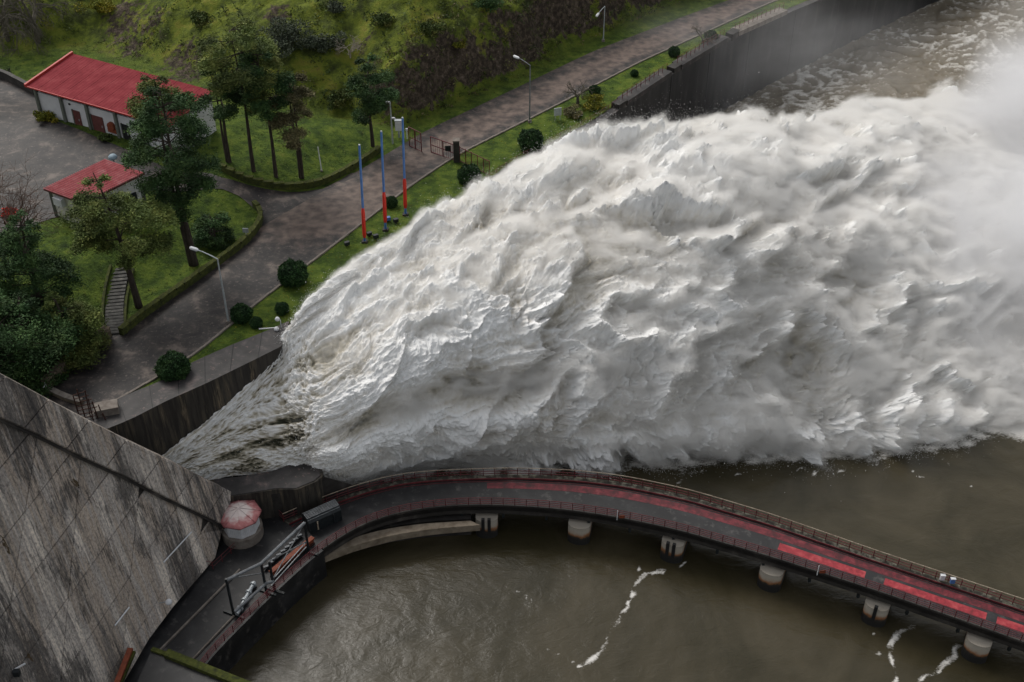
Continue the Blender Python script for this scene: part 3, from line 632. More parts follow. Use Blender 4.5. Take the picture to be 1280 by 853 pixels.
# ================================================================== SPILLWAY WALLS
def pathpx(pts, z=None): return np.array([R(*q) if z is None else P(q[0], q[1], z) for q in pts])
def stain_mat(name, stops, sc, streak, dark, rough=.8, pale=None):
    """concrete with streaks that run down the face (object z)"""
    m = M(name, stops, sc, rough, .06, 4, second=(1.0, .46, .60, dark, streak), spec=.3, stretch=(2.2, 2.2, .35))
    return m
MT['wall_face'] = stain_mat('stained_wall_concrete', [(.3, (.030, .027, .023)), (.50, (.05, .044, .037)), (.62, (.095, .078, .056)), (.74, (.32, .25, .16))], .45, (2.6, 2.6, .2), (.026, .023, .020))
MT['wall_top'] = M('wall_top', [(.3, (.028, .026, .026)), (.55, (.05, .046, .045)), (.72, (.13, .105, .1))], .5, .6, .03, second=(1.8, .60, .74, (.22, .15, .13), (1, 1, 1)))
# far training wall
outer = pathpx([(88, 515), (112, 526), (150, 500), (205, 478), (240, 456), (290, 434), (330, 418), (362, 404)])
inner = pathpx([(85, 560), (120, 545), (140, 537), (165, 527), (207, 505), (257, 483), (310, 457), (352, 436)])
def wallstrip(name, outer, inner, zb, parent, step=1.2, mats=(0, 1), smooth_=3, label=None, kind=None):
    n = max(3, int(np.sum(np.linalg.norm(np.diff(outer, axis=0), axis=1)) / step))
    o = np.array([np.array(smooth_line(outer, .5, smooth_))[int(k)] for k in np.linspace(0, len(smooth_line(outer, .5, smooth_)) - 1, n)])
    i_ = np.array([np.array(smooth_line(inner, .5, smooth_))[int(k)] for k in np.linspace(0, len(smooth_line(inner, .5, smooth_)) - 1, n)])
    L_ = np.stack([np.c_[o[:, :2], np.full(n, zb)], o, i_, np.c_[i_[:, :2], np.full(n, zb)]], 1)   # n x 4 x 3
    V = L_.reshape(-1, 3); F = []; mi = []
    for k in range(n - 1):
        for j in range(3):
            a0 = k * 4 + j; F.append((a0, a0 + 1, a0 + 5, a0 + 4)); mi.append(1 if j == 1 else 0)
    F += [(3, 2, 1, 0), tuple((n - 1) * 4 + j for j in range(4))]; mi += [0, 0]
    me = mkmesh(name, V - off(parent), F, [MT['wall_face'], MT['wall_top']]); me.polygons.foreach_set('material_index', mi)
    bm = bmesh.new(); bm.from_mesh(me); bmesh.ops.recalc_face_normals(bm, faces=bm.faces); bm.to_mesh(me); bm.free()
    o_ = link(name, me, parent); return o_
tw = thing('training_wall', outer[3], 'stained dark concrete training wall curving between the road lawn and the spillway chute', 'wall')
wallstrip('wall_body', outer + (0, 0, .32), inner + (0, 0, .32), -2, tw)
cap = MB()
for k in np.linspace(.12, .88, 7):            # formwork joints of the top slab
    a0 = outer[0] + 0; q0 = smooth_line(outer, .5, 3); q1 = smooth_line(inner, .5, 3)
    A0 = q0[int(k * (len(q0) - 1))]; A1 = q1[int(k * (len(q1) - 1))]
    cap.beam(A0 + (0, 0, .32), A1 + (0, 0, .32), .07, .05)
cap.build('joint', MT['dark'], tw)
# river wall beyond, under the road verge, with stepped parapets
rwq = [np.array((*q, float(base(q[1])))) for q in RW[4:]]
rw = thing('river_wall', rwq[2], 'long dark wet retaining wall below the riverside road behind the spray', 'wall')
o_ = np.array(rwq); i2 = o_ + np.array((1.0, -.6, 0))
wf_ = MT['wall_face']; MT['wall_face'] = M('river_wall_concrete', [(.3, (.016, .016, .017)), (.55, (.032, .031, .032)), (.75, (.07, .066, .064))], .4, .6, .05, 3, stretch=(1.5, 1.5, .3)); wallstrip('wall_face', o_, i2, -3, rw, 2.0)
bt = MB()
for k in np.arange(140, 262, 9.5):           # shallow buttress ribs down the face
    x = np.interp(k, RW[:, 1], RW[:, 0]) + 1.15; z = float(base(k))
    bt.box((x, k, (z - 3) / 2 - .3), (.5, .9, z + 3.2), rz=-.5)
bt.build('buttress', MT['wall_face'], rw); MT['wall_face'] = wf_
# three parapets with red railings, each stepping out of the verge
def post_rail(root, pts, zt, h=1.05, step=1.6, mat='red_rail', rails=(1.0, .55), pr=.035, rr=.03, post='post', rail='rail', maxposts=140, mesh=False, zoff=0, topmat=None):
    q = resample(pts, step); pm = None
    for k, p in enumerate(q):
        if k < maxposts:
            if pm is None:
                b = MB().box((0, 0, h / 2), (pr * 2, pr * 2, h)); pm = mkmesh(post, np.concatenate(b.v), b.f, MT[mat])
            link(post, pm, root, tuple(p - off(root) + (0, 0, zoff)))
    q2 = resample(pts, .8)
    for f in rails:
        MB().tube(q2 + (0, 0, h * f + zoff), rr, 5).build(rail, MT[topmat] if (topmat and f == rails[0]) else MT[mat], root)
pars = [((770, 130), (840, 93), 'low dark parapet with red railing nearest the gate along the river road'),
        ((836, 85), (908, 50), 'low dark parapet with red railing in the middle of the river wall'),
        ((900, 43), (962, 16), 'pale topped parapet with red railing farthest up the river road')]
for i, (a0, a1, lb) in enumerate(pars):
    p0 = R(*a0); p1 = R(*a1); yq = np.linspace(p0[1], p1[1], 8)
    line = np.array([(np.interp(y, RW[:, 1], RW[:, 0]) + .55, y, base(y) + .05) for y in yq])
    t = thing('parapet_railing', line[0], lb, 'railing', 'parapets with railings on the river wall')
    MB().beam(line[0] + (0, 0, .3), line[-1] + (0, 0, .3), 1.9, .8).build('parapet', MT['kerb'] if i == 2 else MT['wall_top'], t)
    MB().box(line[0] + (-.4, -.6, .2), (2.4, 1.4, 1.1), rz=.9).build('end_block', MT['concrete_dark'], t)
    post_rail(t, line + (0, 0, .7), 0, 1.1, 1.3, rails=(1.0, .5))
t = thing('low_railing', R(640, 215), 'thin rusty handrail along the grass edge beside the jet', 'railing')
ly = np.linspace(138, 176, 12); post_rail(t, np.array([(np.interp(y, RW[:, 1], RW[:, 0]) - .1, y, base(y)) for y in ly]), 0, .8, 2.4)

# near guide wall with rounded nose
GT = [(262, 600), (300, 596), (340, 589), (365, 580), (380, 574), (392, 577), (402, 586), (405, 594), (396, 602), (372, 612), (345, 612), (310, 618), (282, 622), (262, 616)]
gt = np.array([P(*q, 8.0) for q in GT])
gw = thing('guide_wall', P(335, 600, 9), 'short dark concrete guide wall with a blunt nose between the chute and the hut', 'wall')
gb = gt.copy(); gb[:, 2] = -2
MB().prism(gt, gb).build('wall_body', [MT['wall_face']], gw)
ins = gt.mean(0) + (gt - gt.mean(0)) * .93; ins[:, 2] = 8.0
MB().prism(ins + (0, 0, .08), ins).build('top_slab', MT['wall_top'], gw)
for i_, (a0, a1) in enumerate([((300, 622), (300, 622)), ((345, 616), (345, 616)), ((380, 610), (380, 610))]):
    p = P(*a0, 7.4); MB().box(p + (0, -.1, -2.7), (.9, .4, 5.4)).build('buttress', MT['concrete_dark'], gw)
# thin water sheets over the bucket edge right of the nose
lip = thing('bucket_lip', P(430, 600, 4), 'dark wet concrete lip under the falling side sheet', 'ledge')
lp = np.array([P(405, 596, 8), P(440, 606, 5), P(480, 600, 3), P(470, 612, 3), P(430, 622, 3), P(385, 636, 4)])
lb_ = lp.copy(); lb_[:, 2] = -2; MB().prism(lp, lb_).build('lip_block', MT['concrete_dark'], lip)

# ================================================================== DAM FACE
DZ = 4.0; h0 = P(150, 870, DZ); h1 = P(268, 700, DZ)
hd = (h1 - h0); hd[2] = 0; hd /= np.linalg.norm(hd); nl = np.array((-hd[1], hd[0], 0)); BAT = .30
ud = nl * BAT + np.array((0, 0, 1)); ud /= np.linalg.norm(ud); nrm_d = np.cross(hd, ud); nrm_d /= np.linalg.norm(nrm_d)
if nrm_d[0] < 0: nrm_d = -nrm_d
O_ = h0.copy()
def dampt(px, py):
    r = ray(px, py); t = ((O_ - (0, 0, CAMZ)) @ nrm_d) / (r @ nrm_d); p = r * t + (0, 0, CAMZ)
    return np.array(((p - O_) @ hd, (p - O_) @ ud))
def D3(s, t, d=0.): return O_ + hd * s + ud * t + nrm_d * d
dam = thing('dam', h1, 'huge weathered concrete dam face stepping down along a slanting edge', 'dam')
e_top = np.array([dampt(*q) for q in [(-60, 440), (0, 471), (60, 503), (105, 526), (150, 549), (205, 575), (245, 596), (282, 614)]])
e_mid = np.array([dampt(*q) for q in [(-60, 500), (0, 526), (37, 542), (97, 572), (150, 596), (200, 622), (245, 643), (279, 660)]])
foot = np.array([dampt(*q) for q in [(100, 960), (150, 860), (185, 800), (215, 760), (268, 698), (279, 655), (285, 620)]])
m, n_, b, N, L = newmat('dam_concrete')
tc = N.new('ShaderNodeTexCoord')
def nzz(sc, det, ro, dist=0.):
    k = N.new('ShaderNodeTexNoise'); k.inputs['Scale'].default_value = sc; k.inputs['Detail'].default_value = det; k.inputs['Roughness'].default_value = ro; k.inputs['Distortion'].default_value = dist; return k
def mapn(scale, rot=(0, 0, 0)):
    k = N.new('ShaderNodeMapping'); k.inputs['Scale'].default_value = scale; k.inputs['Rotation'].default_value = rot; L.new(tc.outputs['UV'], k.inputs[0]); return k.outputs[0]
def rampn(src, stops):
    cr = N.new('ShaderNodeValToRGB'); e = cr.color_ramp.elements
    e[0].position, e[0].color = stops[0][0], (*stops[0][1], 1); e[1].position, e[1].color = stops[-1][0], (*stops[-1][1], 1)
    for p, c in stops[1:-1]: e.new(p).color = (*c, 1)
    L.new(src, cr.inputs[0]); return cr.outputs[0]
a1 = nzz(1.0, 9, .72, .2); L.new(mapn((2.4, .10, 1)), a1.inputs['Vector'])
a2 = nzz(.10, 5, .65, .8); L.new(mapn((1.3, .45, 1)), a2.inputs['Vector'])
a3 = nzz(1.7, 10, .85, .5); L.new(mapn((2.0, .2, 1)), a3.inputs['Vector'])
a6 = nzz(1.0, 5, .6, .4); L.new(mapn((.55, .045, 1)), a6.inputs['Vector'])
mA = N.new('ShaderNodeMath'); mA.operation = 'MULTIPLY'; L.new(a6.outputs['Fac'], mA.inputs[0]); mA.inputs[1].default_value = .62
mB = N.new('ShaderNodeMath'); mB.operation = 'MULTIPLY_ADD'; L.new(a1.outputs['Fac'], mB.inputs[0]); mB.inputs[1].default_value = .38; L.new(mA.outputs[0], mB.inputs[2])
c1 = rampn(mB.outputs[0], [(.36, (.07, .065, .063)), (.42, (.22, .20, .185)), (.475, (.46, .385, .32)), (.52, (.38, .35, .33)), (.58, (.68, .61, .54))])
at = N.new('ShaderNodeAttribute'); at.attribute_name = 'upper'
mm = N.new('ShaderNodeMath'); mm.operation = 'MULTIPLY_ADD'; L.new(a2.outputs['Fac'], mm.inputs[0]); mm.inputs[1].default_value = 1.3; L.new(at.outputs['Fac'], mm.inputs[2])
mm2 = N.new('ShaderNodeMath'); mm2.operation = 'ADD'; L.new(mm.outputs[0], mm2.inputs[0]); L.new(a3.outputs['Fac'], mm2.inputs[1])
mr = N.new('ShaderNodeMapRange'); mr.inputs[1].default_value = 1.14; mr.inputs[2].default_value = 1.24; mr.inputs[4].default_value = .8; L.new(mm2.outputs[0], mr.inputs[0])
mx = N.new('ShaderNodeMixRGB'); L.new(mr.outputs[0], mx.inputs[0]); L.new(c1, mx.inputs[1]); mx.inputs[2].default_value = (.055, .052, .052, 1)
oi = N.new('ShaderNodeObjectInfo'); mrr = N.new('ShaderNodeMapRange'); mrr.inputs[3].default_value = .82; mrr.inputs[4].default_value = 1.12; L.new(oi.outputs['Random'], mrr.inputs[0])
mx2 = N.new('ShaderNodeMixRGB'); mx2.blend_type = 'MULTIPLY'; mx2.inputs[0].default_value = 1; a5 = nzz(5.0, 8, .8); L.new(mapn((1, .6, 1)), a5.inputs['Vector']); c5 = rampn(a5.outputs['Fac'], [(.38, (.5, .49, .48)), (.5, (1, 1, 1)), (.62, (1.35, 1.32, 1.25))]); mx5 = N.new('ShaderNodeMixRGB'); mx5.blend_type = 'MULTIPLY'; mx5.inputs[0].default_value = 1; L.new(mx.outputs[0], mx5.inputs[1]); L.new(c5, mx5.inputs[2]); a7 = nzz(.33, 5, .6, .6); L.new(mapn((1, .5, 1)), a7.inputs['Vector']); m7 = N.new('ShaderNodeMapRange'); m7.inputs[1].default_value = .665; m7.inputs[2].default_value = .68; L.new(a7.outputs['Fac'], m7.inputs[0]); x7 = N.new('ShaderNodeMixRGB'); L.new(m7.outputs[0], x7.inputs[0]); L.new(mx5.outputs[0], x7.inputs[1]); x7.inputs[2].default_value = (.085, .06, .035, 1); L.new(x7.outputs[0], mx2.inputs[1]); L.new(mrr.outputs[0], mx2.inputs[2])
L.new(mx2.outputs[0], b.inputs['Base Color']); b.inputs['Roughness'].default_value = .85; b.inputs['Specular IOR Level'].default_value = .2
bp = N.new('ShaderNodeBump'); bp.inputs['Strength'].default_value = .8; bp.inputs['Distance'].default_value = .12; L.new(a3.outputs['Fac'], bp.inputs['Height']); L.new(bp.outputs[0], b.inputs['Normal'])
MT['dam'] = m
# streak direction in the plane (from the photo) used for the UV axes
q0 = dampt(120, 560); q1 = dampt(190, 745); sdv = q0 - q1; sdv /= np.linalg.norm(sdv); spv = np.array((sdv[1], -sdv[0]))
def poly_clip(poly, inside, inter):
    out = []
    for i in range(len(poly)):
        a, b_ = poly[i - 1], poly[i]; ia, ib = inside(a), inside(b_)
        if ib:
            if not ia: out.append(inter(a, b_))
            out.append(b_)
        elif ia: out.append(inter(a, b_))
    return out
def half(poly, p, nrm2):
    f = lambda q: (q - p) @ nrm2
    return poly_clip(poly, lambda q: f(q) > 0, lambda a, b_: a + (b_ - a) * (f(a) / (f(a) - f(b_))))
def panel(poly, depth, upper, front):
    """a thick cast panel: bevelled polygon in the face"""
    c = np.mean(poly, 0); n = len(poly)
    if n < 3 or abs(area2(poly)) < 2: return
    if area2(poly) < 0: poly = poly[::-1]
    inn = []
    for i in range(n):
        p, pr, nx = poly[i], poly[i - 1], poly[(i + 1) % n]
        e1 = (p - pr) / (np.linalg.norm(p - pr) + 1e-9); e2 = (nx - p) / (np.linalg.norm(nx - p) + 1e-9)
        n1 = np.array((-e1[1], e1[0])); n2 = np.array((-e2[1], e2[0])); bi = n1 + n2; k = max(bi @ n1, .5)
        inn.append((p + bi / k * .045, p + bi / k * .10))
    V = [D3(*a_[0], front) for a_ in inn] + [D3(*a_[0], front + depth - .06) for a_ in inn] + [D3(*a_[1], front + depth) for a_ in inn]
    F = [tuple(2 * n + i for i in range(n))]
    for r_ in (0, 1): F += [(r_ * n + i, r_ * n + (i + 1) % n, (r_ + 1) * n + (i + 1) % n, (r_ + 1) * n + i) for i in range(n)]
    me = mkmesh('concrete_panel', np.array(V) - off(dam), F, MT['dam'])
    uv = me.uv_layers.new(name='UVMap'); q2 = [a_[0] for a_ in inn] * 2 + [a_[1] for a_ in inn]
    for lo in me.loops:
        q = q2[lo.vertex_index]; uv.data[lo.index].uv = (float(q @ spv), float(q @ sdv))
    aa_ = me.attributes.new('upper', 'FLOAT', 'POINT'); aa_.data.foreach_set('value', [upper] * len(me.vertices))
    link('concrete_panel', me, dam)
lower = np.vstack([foot[::-1], [[-40, foot[0][1]]], [[-40, 80]], e_mid]) if False else None
region_low = [np.array(p) for p in list(e_mid) + list(foot[::-1])] + [np.array((foot[0][0] - 25, -3.)), np.array((foot[0][0] - 25, e_mid[0][1] + 10))]
region_up = [np.array(p) for p in list(e_top)] + [np.array(p) for p in list(e_mid[::-1])]
hdir = np.array((1., 0.)); 
a_, b_ = dampt(0, 740), dampt(67, 652); hdir = (b_ - a_) / np.linalg.norm(b_ - a_)          # lift joints
hn = np.array((-hdir[1], hdir[0]))
cj = [np.array([dampt(*p), dampt(*q)]) for p, q in [((-20, 560), (-60, 800)), ((45, 546), (5, 800)), ((102, 550), (75, 850)), ((178, 560), (150, 840)), ((255, 630), (243, 720))]]
tmin = min((q @ hn) for q in region_low); tmax = max((q @ hn) for q in region_low)
def cut_cells(region, tline, cuts):
    cells = []
    for i in range(len(tline) - 1):
        band = half(region, hn * tline[i], hn); 
        if len(band) < 3: continue
        band = half(band, hn * tline[i + 1], -hn)
        if len(band) < 3: continue
        rest = band
        for c in cuts:
            d = c[1] - c[0]; nn2 = np.array((-d[1], d[0])); nn2 = nn2 if nn2 @ hdir < 0 else -nn2
            left = half(rest, c[0], nn2); rest = half(rest, c[0], -nn2)
            if len(left) >= 3: cells.append(left)
            if len(rest) < 3: break
        if len(rest) >= 3: cells.append(rest)
    return cells
tl_ = np.arange(tmin - 1, tmax + 5, 4.6)
for cpoly in cut_cells(region_low, tl_, cj): panel(cpoly, .12 + .03 * random.random(), .0, .02)
for i, c in enumerate(cut_cells(region_up, tl_ + 1.1, [])): panel(c, .75 + .03 * random.random(), .07, .02)
# backing mass of the dam behind the panels, closed at the top edge
tp = [D3(*q, .0) for q in e_top]; bt_ = [D3(*q, .0) for q in foot]
bk = MB(); ring = [D3(*q, 0) for q in e_top] + [D3(*q, 0) for q in foot[::-1]] + [D3(foot[0][0] - 25, -3, 0), D3(foot[0][0] - 25, e_top[0][1] + 10, 0)]
n = len(ring); rb = [p - nrm_d * 2.2 for p in ring]
bk.add(ring + rb, [tuple(range(n)), tuple(range(n, 2 * n))[::-1]] + [(i, (i + 1) % n, n + (i + 1) % n, n + i) for i in range(n)]); bk.build('core_block', MT['concrete_dark'], dam)
cp = MB()
for i in range(len(e_top) - 1): cp.beam(D3(*e_top[i], -.2), D3(*e_top[i + 1], -.2), 2.1, .32, up=tuple(np.array((0, 0, 1.))))
cp.build('coping', MT['kerb'], dam)
le = MB()
for i in range(len(e_mid) - 1): le.beam(D3(*e_mid[i], .45), D3(*e_mid[i + 1], .45), .45, .10, up=tuple(nrm_d))
le.build('ledge', MT['concrete_dark'], dam)
def dam_pipe(a0, a1, lb):
    p, q = dampt(*a0), dampt(*a1); t = thing('drain_pipe', D3(*p, .3), lb, 'pipe', 'white pipes on the dam face')
    MB().tube([D3(*p, .34), D3(*q, .34)], .07, 8).build('pipe', MT['white'], t)
    for k in (.2, .8): MB().beam(D3(*(p + (q - p) * k), .1), D3(*(p + (q - p) * k), .36), .2, .08).build('bracket', MT['grey_steel'], t)
dam_pipe((201, 703), (236, 665), 'thin white pipe high on the dam face near the hut')
dam_pipe((140, 782), (158, 759), 'thin white pipe low on the dam face over the dark walkway')
def wall_lamp(px, lb):
    p = dampt(*px); q = D3(*p, .2); t = thing('wall_lamp', q, lb, 'lamp', 'lamps on the dam face')
    MB().beam(q, q + nrm_d * 1.0 + (0, 0, .3), .08).build('arm', MT['galv'], t)
    MB().lathe([(.12, -.2), (.32, -.05), (.34, .12), (.2, .3), (.05, .36)], q + nrm_d * 1.2 + (0, 0, .2), 10).build('globe', MT['white'], t, smooth=True)
wall_lamp((197, 754), 'round white lamp at the foot of the dam face')
p = dampt(14, 838); q = D3(*p, .2); t = thing('floodlight', q, 'small white bracket floodlight at the lower left of the dam face', 'lamp')
MB().beam(q, D3(*dampt(25, 829), .6), .12).build('arm', MT['white'], t); MB().box(q + nrm_d * .3 + (0, 0, -.3), (.5, .4, .6)).build('lamp_head', MT['black_steel'], t)

# ================================================================== DECK AND BRIDGE
DZ = 4.0
near_px = [(225, 880), (258, 828), (300, 785), (350, 735), (400, 690), (450, 658), (500, 642), (560, 634), (620, 633), (700, 638), (770, 648), (850, 665), (960, 697), (1100, 742), (1280, 805), (1400, 850)]
far_px = [(355, 652), (400, 632), (450, 614), (500, 601), (550, 597), (640, 594), (720, 597), (780, 604), (860, 621), (960, 651), (1100, 700), (1280, 760), (1400, 800)]
nearL = smooth_line([P(*q, DZ) for q in near_px], 1.0, 5); farL = smooth_line([P(*q, DZ) for q in far_px], 1.0, 5)
bridge = thing('access_bridge', P(800, 680, DZ), 'long curving road bridge over the brown pool with red deck bands', 'bridge')
def ribbon(A, B, n):
    ra = resample(A, .2); rb_ = resample(B, .2)
    return ra[np.linspace(0, len(ra) - 1, n).astype(int)], rb_[np.linspace(0, len(rb_) - 1, n).astype(int)]
# matching cross sections: for every far point the closest near point
fr_ = resample(farL, 1.0); nr_ = []
nf = resample(nearL, .1); last = 0
for p in fr_:
    k = last + int(np.argmin(np.linalg.norm(nf[last:last + 400, :2] - p[:2], axis=1))); last = max(k, last); nr_.append(nf[k])
nr_ = smooth_line(np.array(nr_), 1.0, 0) if False else np.array(nr_)
NB = len(fr_)
plat = np.vstack([nf[:int(np.argmin(np.linalg.norm(nf[:, :2] - nr_[0][:2], axis=1)))][::8], [nr_[0]], [fr_[0]], [P(330, 628, DZ)], [P(316, 612, DZ)], [P(285, 608, DZ)]] + [[D3(s_0, 0, -1.6) * (1, 1, 0) + (0, 0, DZ)] for s_0 in (26, 18, 12, 6, 0, -8)])
platform = thing('powerhouse_deck', P(300, 740, DZ), 'black wet service deck at the foot of the dam', 'deck')
pb = plat.copy(); pb[:, 2] = -3
MB().prism(plat, pb).build('slab', [MT['deck']], platform)
# deck slab
def slab(A, B, zt, zb, name, mat, parent, close=True):
    n = len(A); V = np.stack([np.c_[A[:, :2], np.full(n, zb)], np.c_[A[:, :2], np.full(n, zt)], np.c_[B[:, :2], np.full(n, zt)], np.c_[B[:, :2], np.full(n, zb)]], 1).reshape(-1, 3)
    F = [(k * 4 + j, k * 4 + (j + 1) % 4, k * 4 + 4 + (j + 1) % 4, k * 4 + 4 + j) for k in range(n - 1) for j in range(4)] + [(3, 2, 1, 0), tuple((n - 1) * 4 + j for j in range(4))]
    me = mkmesh(name, V - off(parent), F, mat); bm = bmesh.new(); bm.from_mesh(me); bmesh.ops.recalc_face_normals(bm, faces=bm.faces); bm.to_mesh(me); bm.free()
    o = link(name, me, parent); OFF[o] = off(parent); return o
at_ = lambda f: nr_ + (fr_ - nr_) * f
slab(at_(0), at_(1), DZ, DZ - .55, 'deck', MT['deck'], bridge)
slab(at_(.10), at_(.9), DZ - .56, DZ - 1.5, 'girder', MT['concrete_dark'], bridge)
slab(at_(0.0), at_(.055), DZ + .22, DZ - 1.05, 'near_edge_beam', MT['concrete_dark'], bridge)
slab(at_(.86), at_(1.0), DZ + .16, DZ + .003, 'far_walkway', M('walkway_dirt', [(.3, (.02, .02, .018)), (.5, (.05, .045, .035)), (.62, (.16, .15, .12)), (.75, (.07, .08, .02))], 1.5, .9, .1), bridge)
slab(at_(.855), at_(.87), DZ + .26, DZ + .05, 'kerb_rail', MT['red_rail'], bridge)
slab(at_(.80), at_(.81), DZ + .05, DZ + .003, 'kerb_rail', MT['red_rail'], bridge)
xs_far = fr_[:, 0]
def band(px0, px1, f0, f1, mat):
    x0 = P(px0, 640, DZ)[0]; x1 = px1; i0 = int(np.argmin(np.abs(((fr_ + nr_) / 2)[:, 0] - px0))); i1 = int(np.argmin(np.abs(((fr_ + nr_) / 2)[:, 0] - px1)))
    slab(at_(f0)[i0:i1 + 1], at_(f1)[i0:i1 + 1], DZ + .012, DZ + .004, 'red_band', MT[mat], bridge)
X0 = lambda px, py: P(px, py, DZ)[0]
band(X0(608, 608), X0(1395, 800), .58, .77, 'red_paint')
band(X0(980, 687), X0(1086, 720), .30, .50, 'red_bright'); band(X0(1112, 725), X0(1229, 763), .30, .50, 'red_bright'); band(X0(1253, 772), X0(1380, 800), .30, .50, 'red_bright')
# little corbels under both edges (more than can be told apart: one part)
cb = MB()
for k in range(0, NB - 1):
    for fr2 in (.25, .75):
        p = nr_[k] + (nr_[k + 1] - nr_[k]) * fr2; d = fr_[k] - nr_[k]; d /= np.linalg.norm(d)
        cb.beam(p + d * .35 + (0, 0, -1.2), p + d * .9 + (0, 0, -1.2), .28, .4)
tag(cb.build('corbels', MT['kerb'], bridge), kind='stuff')
# hanging drain spouts
for k in range(20, NB, 5):
    p = nr_[k]; MB().box(p + (0, .25, -1.4), (.26, .26, .8)).build('drain_spout', MT['black_steel'], bridge)
# piers
MT['pier'] = None
m, n_, b, N, L = newmat('pier_concrete')
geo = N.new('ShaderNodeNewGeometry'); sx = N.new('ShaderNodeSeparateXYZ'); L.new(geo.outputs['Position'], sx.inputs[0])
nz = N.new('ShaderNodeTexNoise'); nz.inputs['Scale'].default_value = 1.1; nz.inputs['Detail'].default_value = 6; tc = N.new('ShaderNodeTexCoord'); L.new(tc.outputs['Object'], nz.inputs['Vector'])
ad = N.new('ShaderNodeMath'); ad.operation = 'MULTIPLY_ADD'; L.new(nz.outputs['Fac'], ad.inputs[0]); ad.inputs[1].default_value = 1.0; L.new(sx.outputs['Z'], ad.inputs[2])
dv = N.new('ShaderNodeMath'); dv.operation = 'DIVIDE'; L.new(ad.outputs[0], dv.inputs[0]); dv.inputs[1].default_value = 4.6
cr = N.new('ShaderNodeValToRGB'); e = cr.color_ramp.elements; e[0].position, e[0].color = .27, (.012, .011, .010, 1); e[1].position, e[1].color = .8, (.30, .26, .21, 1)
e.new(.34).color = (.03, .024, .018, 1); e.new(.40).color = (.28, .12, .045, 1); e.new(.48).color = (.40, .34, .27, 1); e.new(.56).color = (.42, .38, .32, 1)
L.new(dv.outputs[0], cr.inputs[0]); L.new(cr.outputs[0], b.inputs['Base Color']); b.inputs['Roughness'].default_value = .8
MT['pier'] = m
PX = [(611, 655), (727, 660), (842, 680), (961, 712), (1092, 752), (1230, 800)]
for i, q in enumerate(PX):
    p = P(*q, DZ - 1); k = int(np.argmin(np.linalg.norm(nr_[:, :2] - p[:2], axis=1))); d = fr_[k] - nr_[k]; wd = np.linalg.norm(d); d /= wd; tn = np.array((-d[1], d[0], 0))
    c0 = nr_[k] - d * .15; c1 = nr_[k] + d * (wd * .92)
    pts = []
    for a in np.linspace(-PI / 2, PI / 2, 9): pts.append(c0 + tn * 1.2 * math.sin(a) - d * .75 * math.cos(a))
    for a in np.linspace(PI / 2, -PI / 2, 9): pts.append(c1 + tn * 1.2 * math.sin(a) + d * .75 * math.cos(a))
    top = np.array(pts); top[:, 2] = DZ - 1.48; bot = top.copy(); bot[:, 2] = -2.5
    bot[:, :2] = top[:, :2].mean(0) + (top[:, :2] - top[:, :2].mean(0)) * 1.03
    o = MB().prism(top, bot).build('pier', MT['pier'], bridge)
    if i in (0, 2, 4):
        g = MB()
        for sgn in ((0,) if i == 4 else (-.25, .35)): g.box(c0 - d * .72 + tn * sgn * 1.1 + (0, 0, -2.0), (.3, .35, 2.0), rz=math.atan2(d[1], d[0]))
        sp = g.build('slot', MT['dark'], bridge)
# curved pale ledge below the first bay
la = smooth_line([P(x, y, 2.6) for x, y in [(330, 722), (380, 697), (430, 677), (480, 663), (530, 656), (600, 652)]], 1.0, 3)
lb2 = smooth_line([P(x, y, 2.6) for x, y in [(340, 728), (390, 704), (438, 685), (488, 671), (538, 663), (600, 658)]], 1.0, 3)
n = min(len(la), len(lb2)); slab(la[:n], lb2[:n], 2.8, 1.9, 'curved_ledge', M('ledge_concrete', [(.3, (.13, .10, .07)), (.7, (.30, .25, .19))], 1, .85), bridge)
slab(la[:n] + (0, .6, 0), la[:n] + (0, 2.2, 0), DZ - 1.55, -2, 'abutment', MT['concrete_dark'], bridge)
# railings: near and far, posts singly
rn = thing('bridge_railing', nearL[0], 'red steel railing on the pool side of the bridge and deck', 'railing')
nsel = resample(np.vstack([nf[::5]]), .5); post_rail(rn, np.array([p + (0, .12, .2) for p in nsel]), 0, 1.0, 1.25, rails=(1.0, .72, .46, .2), maxposts=115, rr=.04, topmat=None)
rf = thing('bridge_railing', fr_[0], 'weathered pale topped railing on the jet side of the bridge', 'railing')
OFF[rf] = fr_[0].copy()
post_rail(rf, np.array([p + (0, -.12, .1) for p in fr_]), 0, 1.15, 1.25, rails=(1.0, .62, .3), maxposts=115, rr=.045, topmat='rail_pale')
rc = thing('bridge_railing', P(353, 648, DZ), 'short red railing corner beside the guide wall and the hut', 'railing')
post_rail(rc, np.array([P(355, 652, DZ), P(335, 632, DZ), P(318, 614, DZ)]), 0, 1.1, 1.3, rails=(1.0, .6, .3))
rd = thing('bridge_railing', P(265, 705, DZ), 'short red railing round the dark pit below the hut', 'railing')
post_rail(rd, np.array([P(252, 708, DZ), P(268, 712, DZ), P(300, 682, DZ)]), 0, 1.0, 1.3, rails=(1.0, .5))
pit = MB().box(P(262, 700, DZ) + (0, .5, .01), (2.6, 3.6, .04), rz=-.3).build('pit_cover', MT['dark'], platform)
kb = MB(); kb.beam(P(198, 815, DZ + .1), P(300, 712, DZ + .1), .18, .2); kb.build('kerb', MT['kerb'], platform)
kb = MB(); kb.beam(P(228, 838, DZ + .1), P(300, 762, DZ + .1), .14, .2); kb.build('kerb', MT['kerb'], platform)

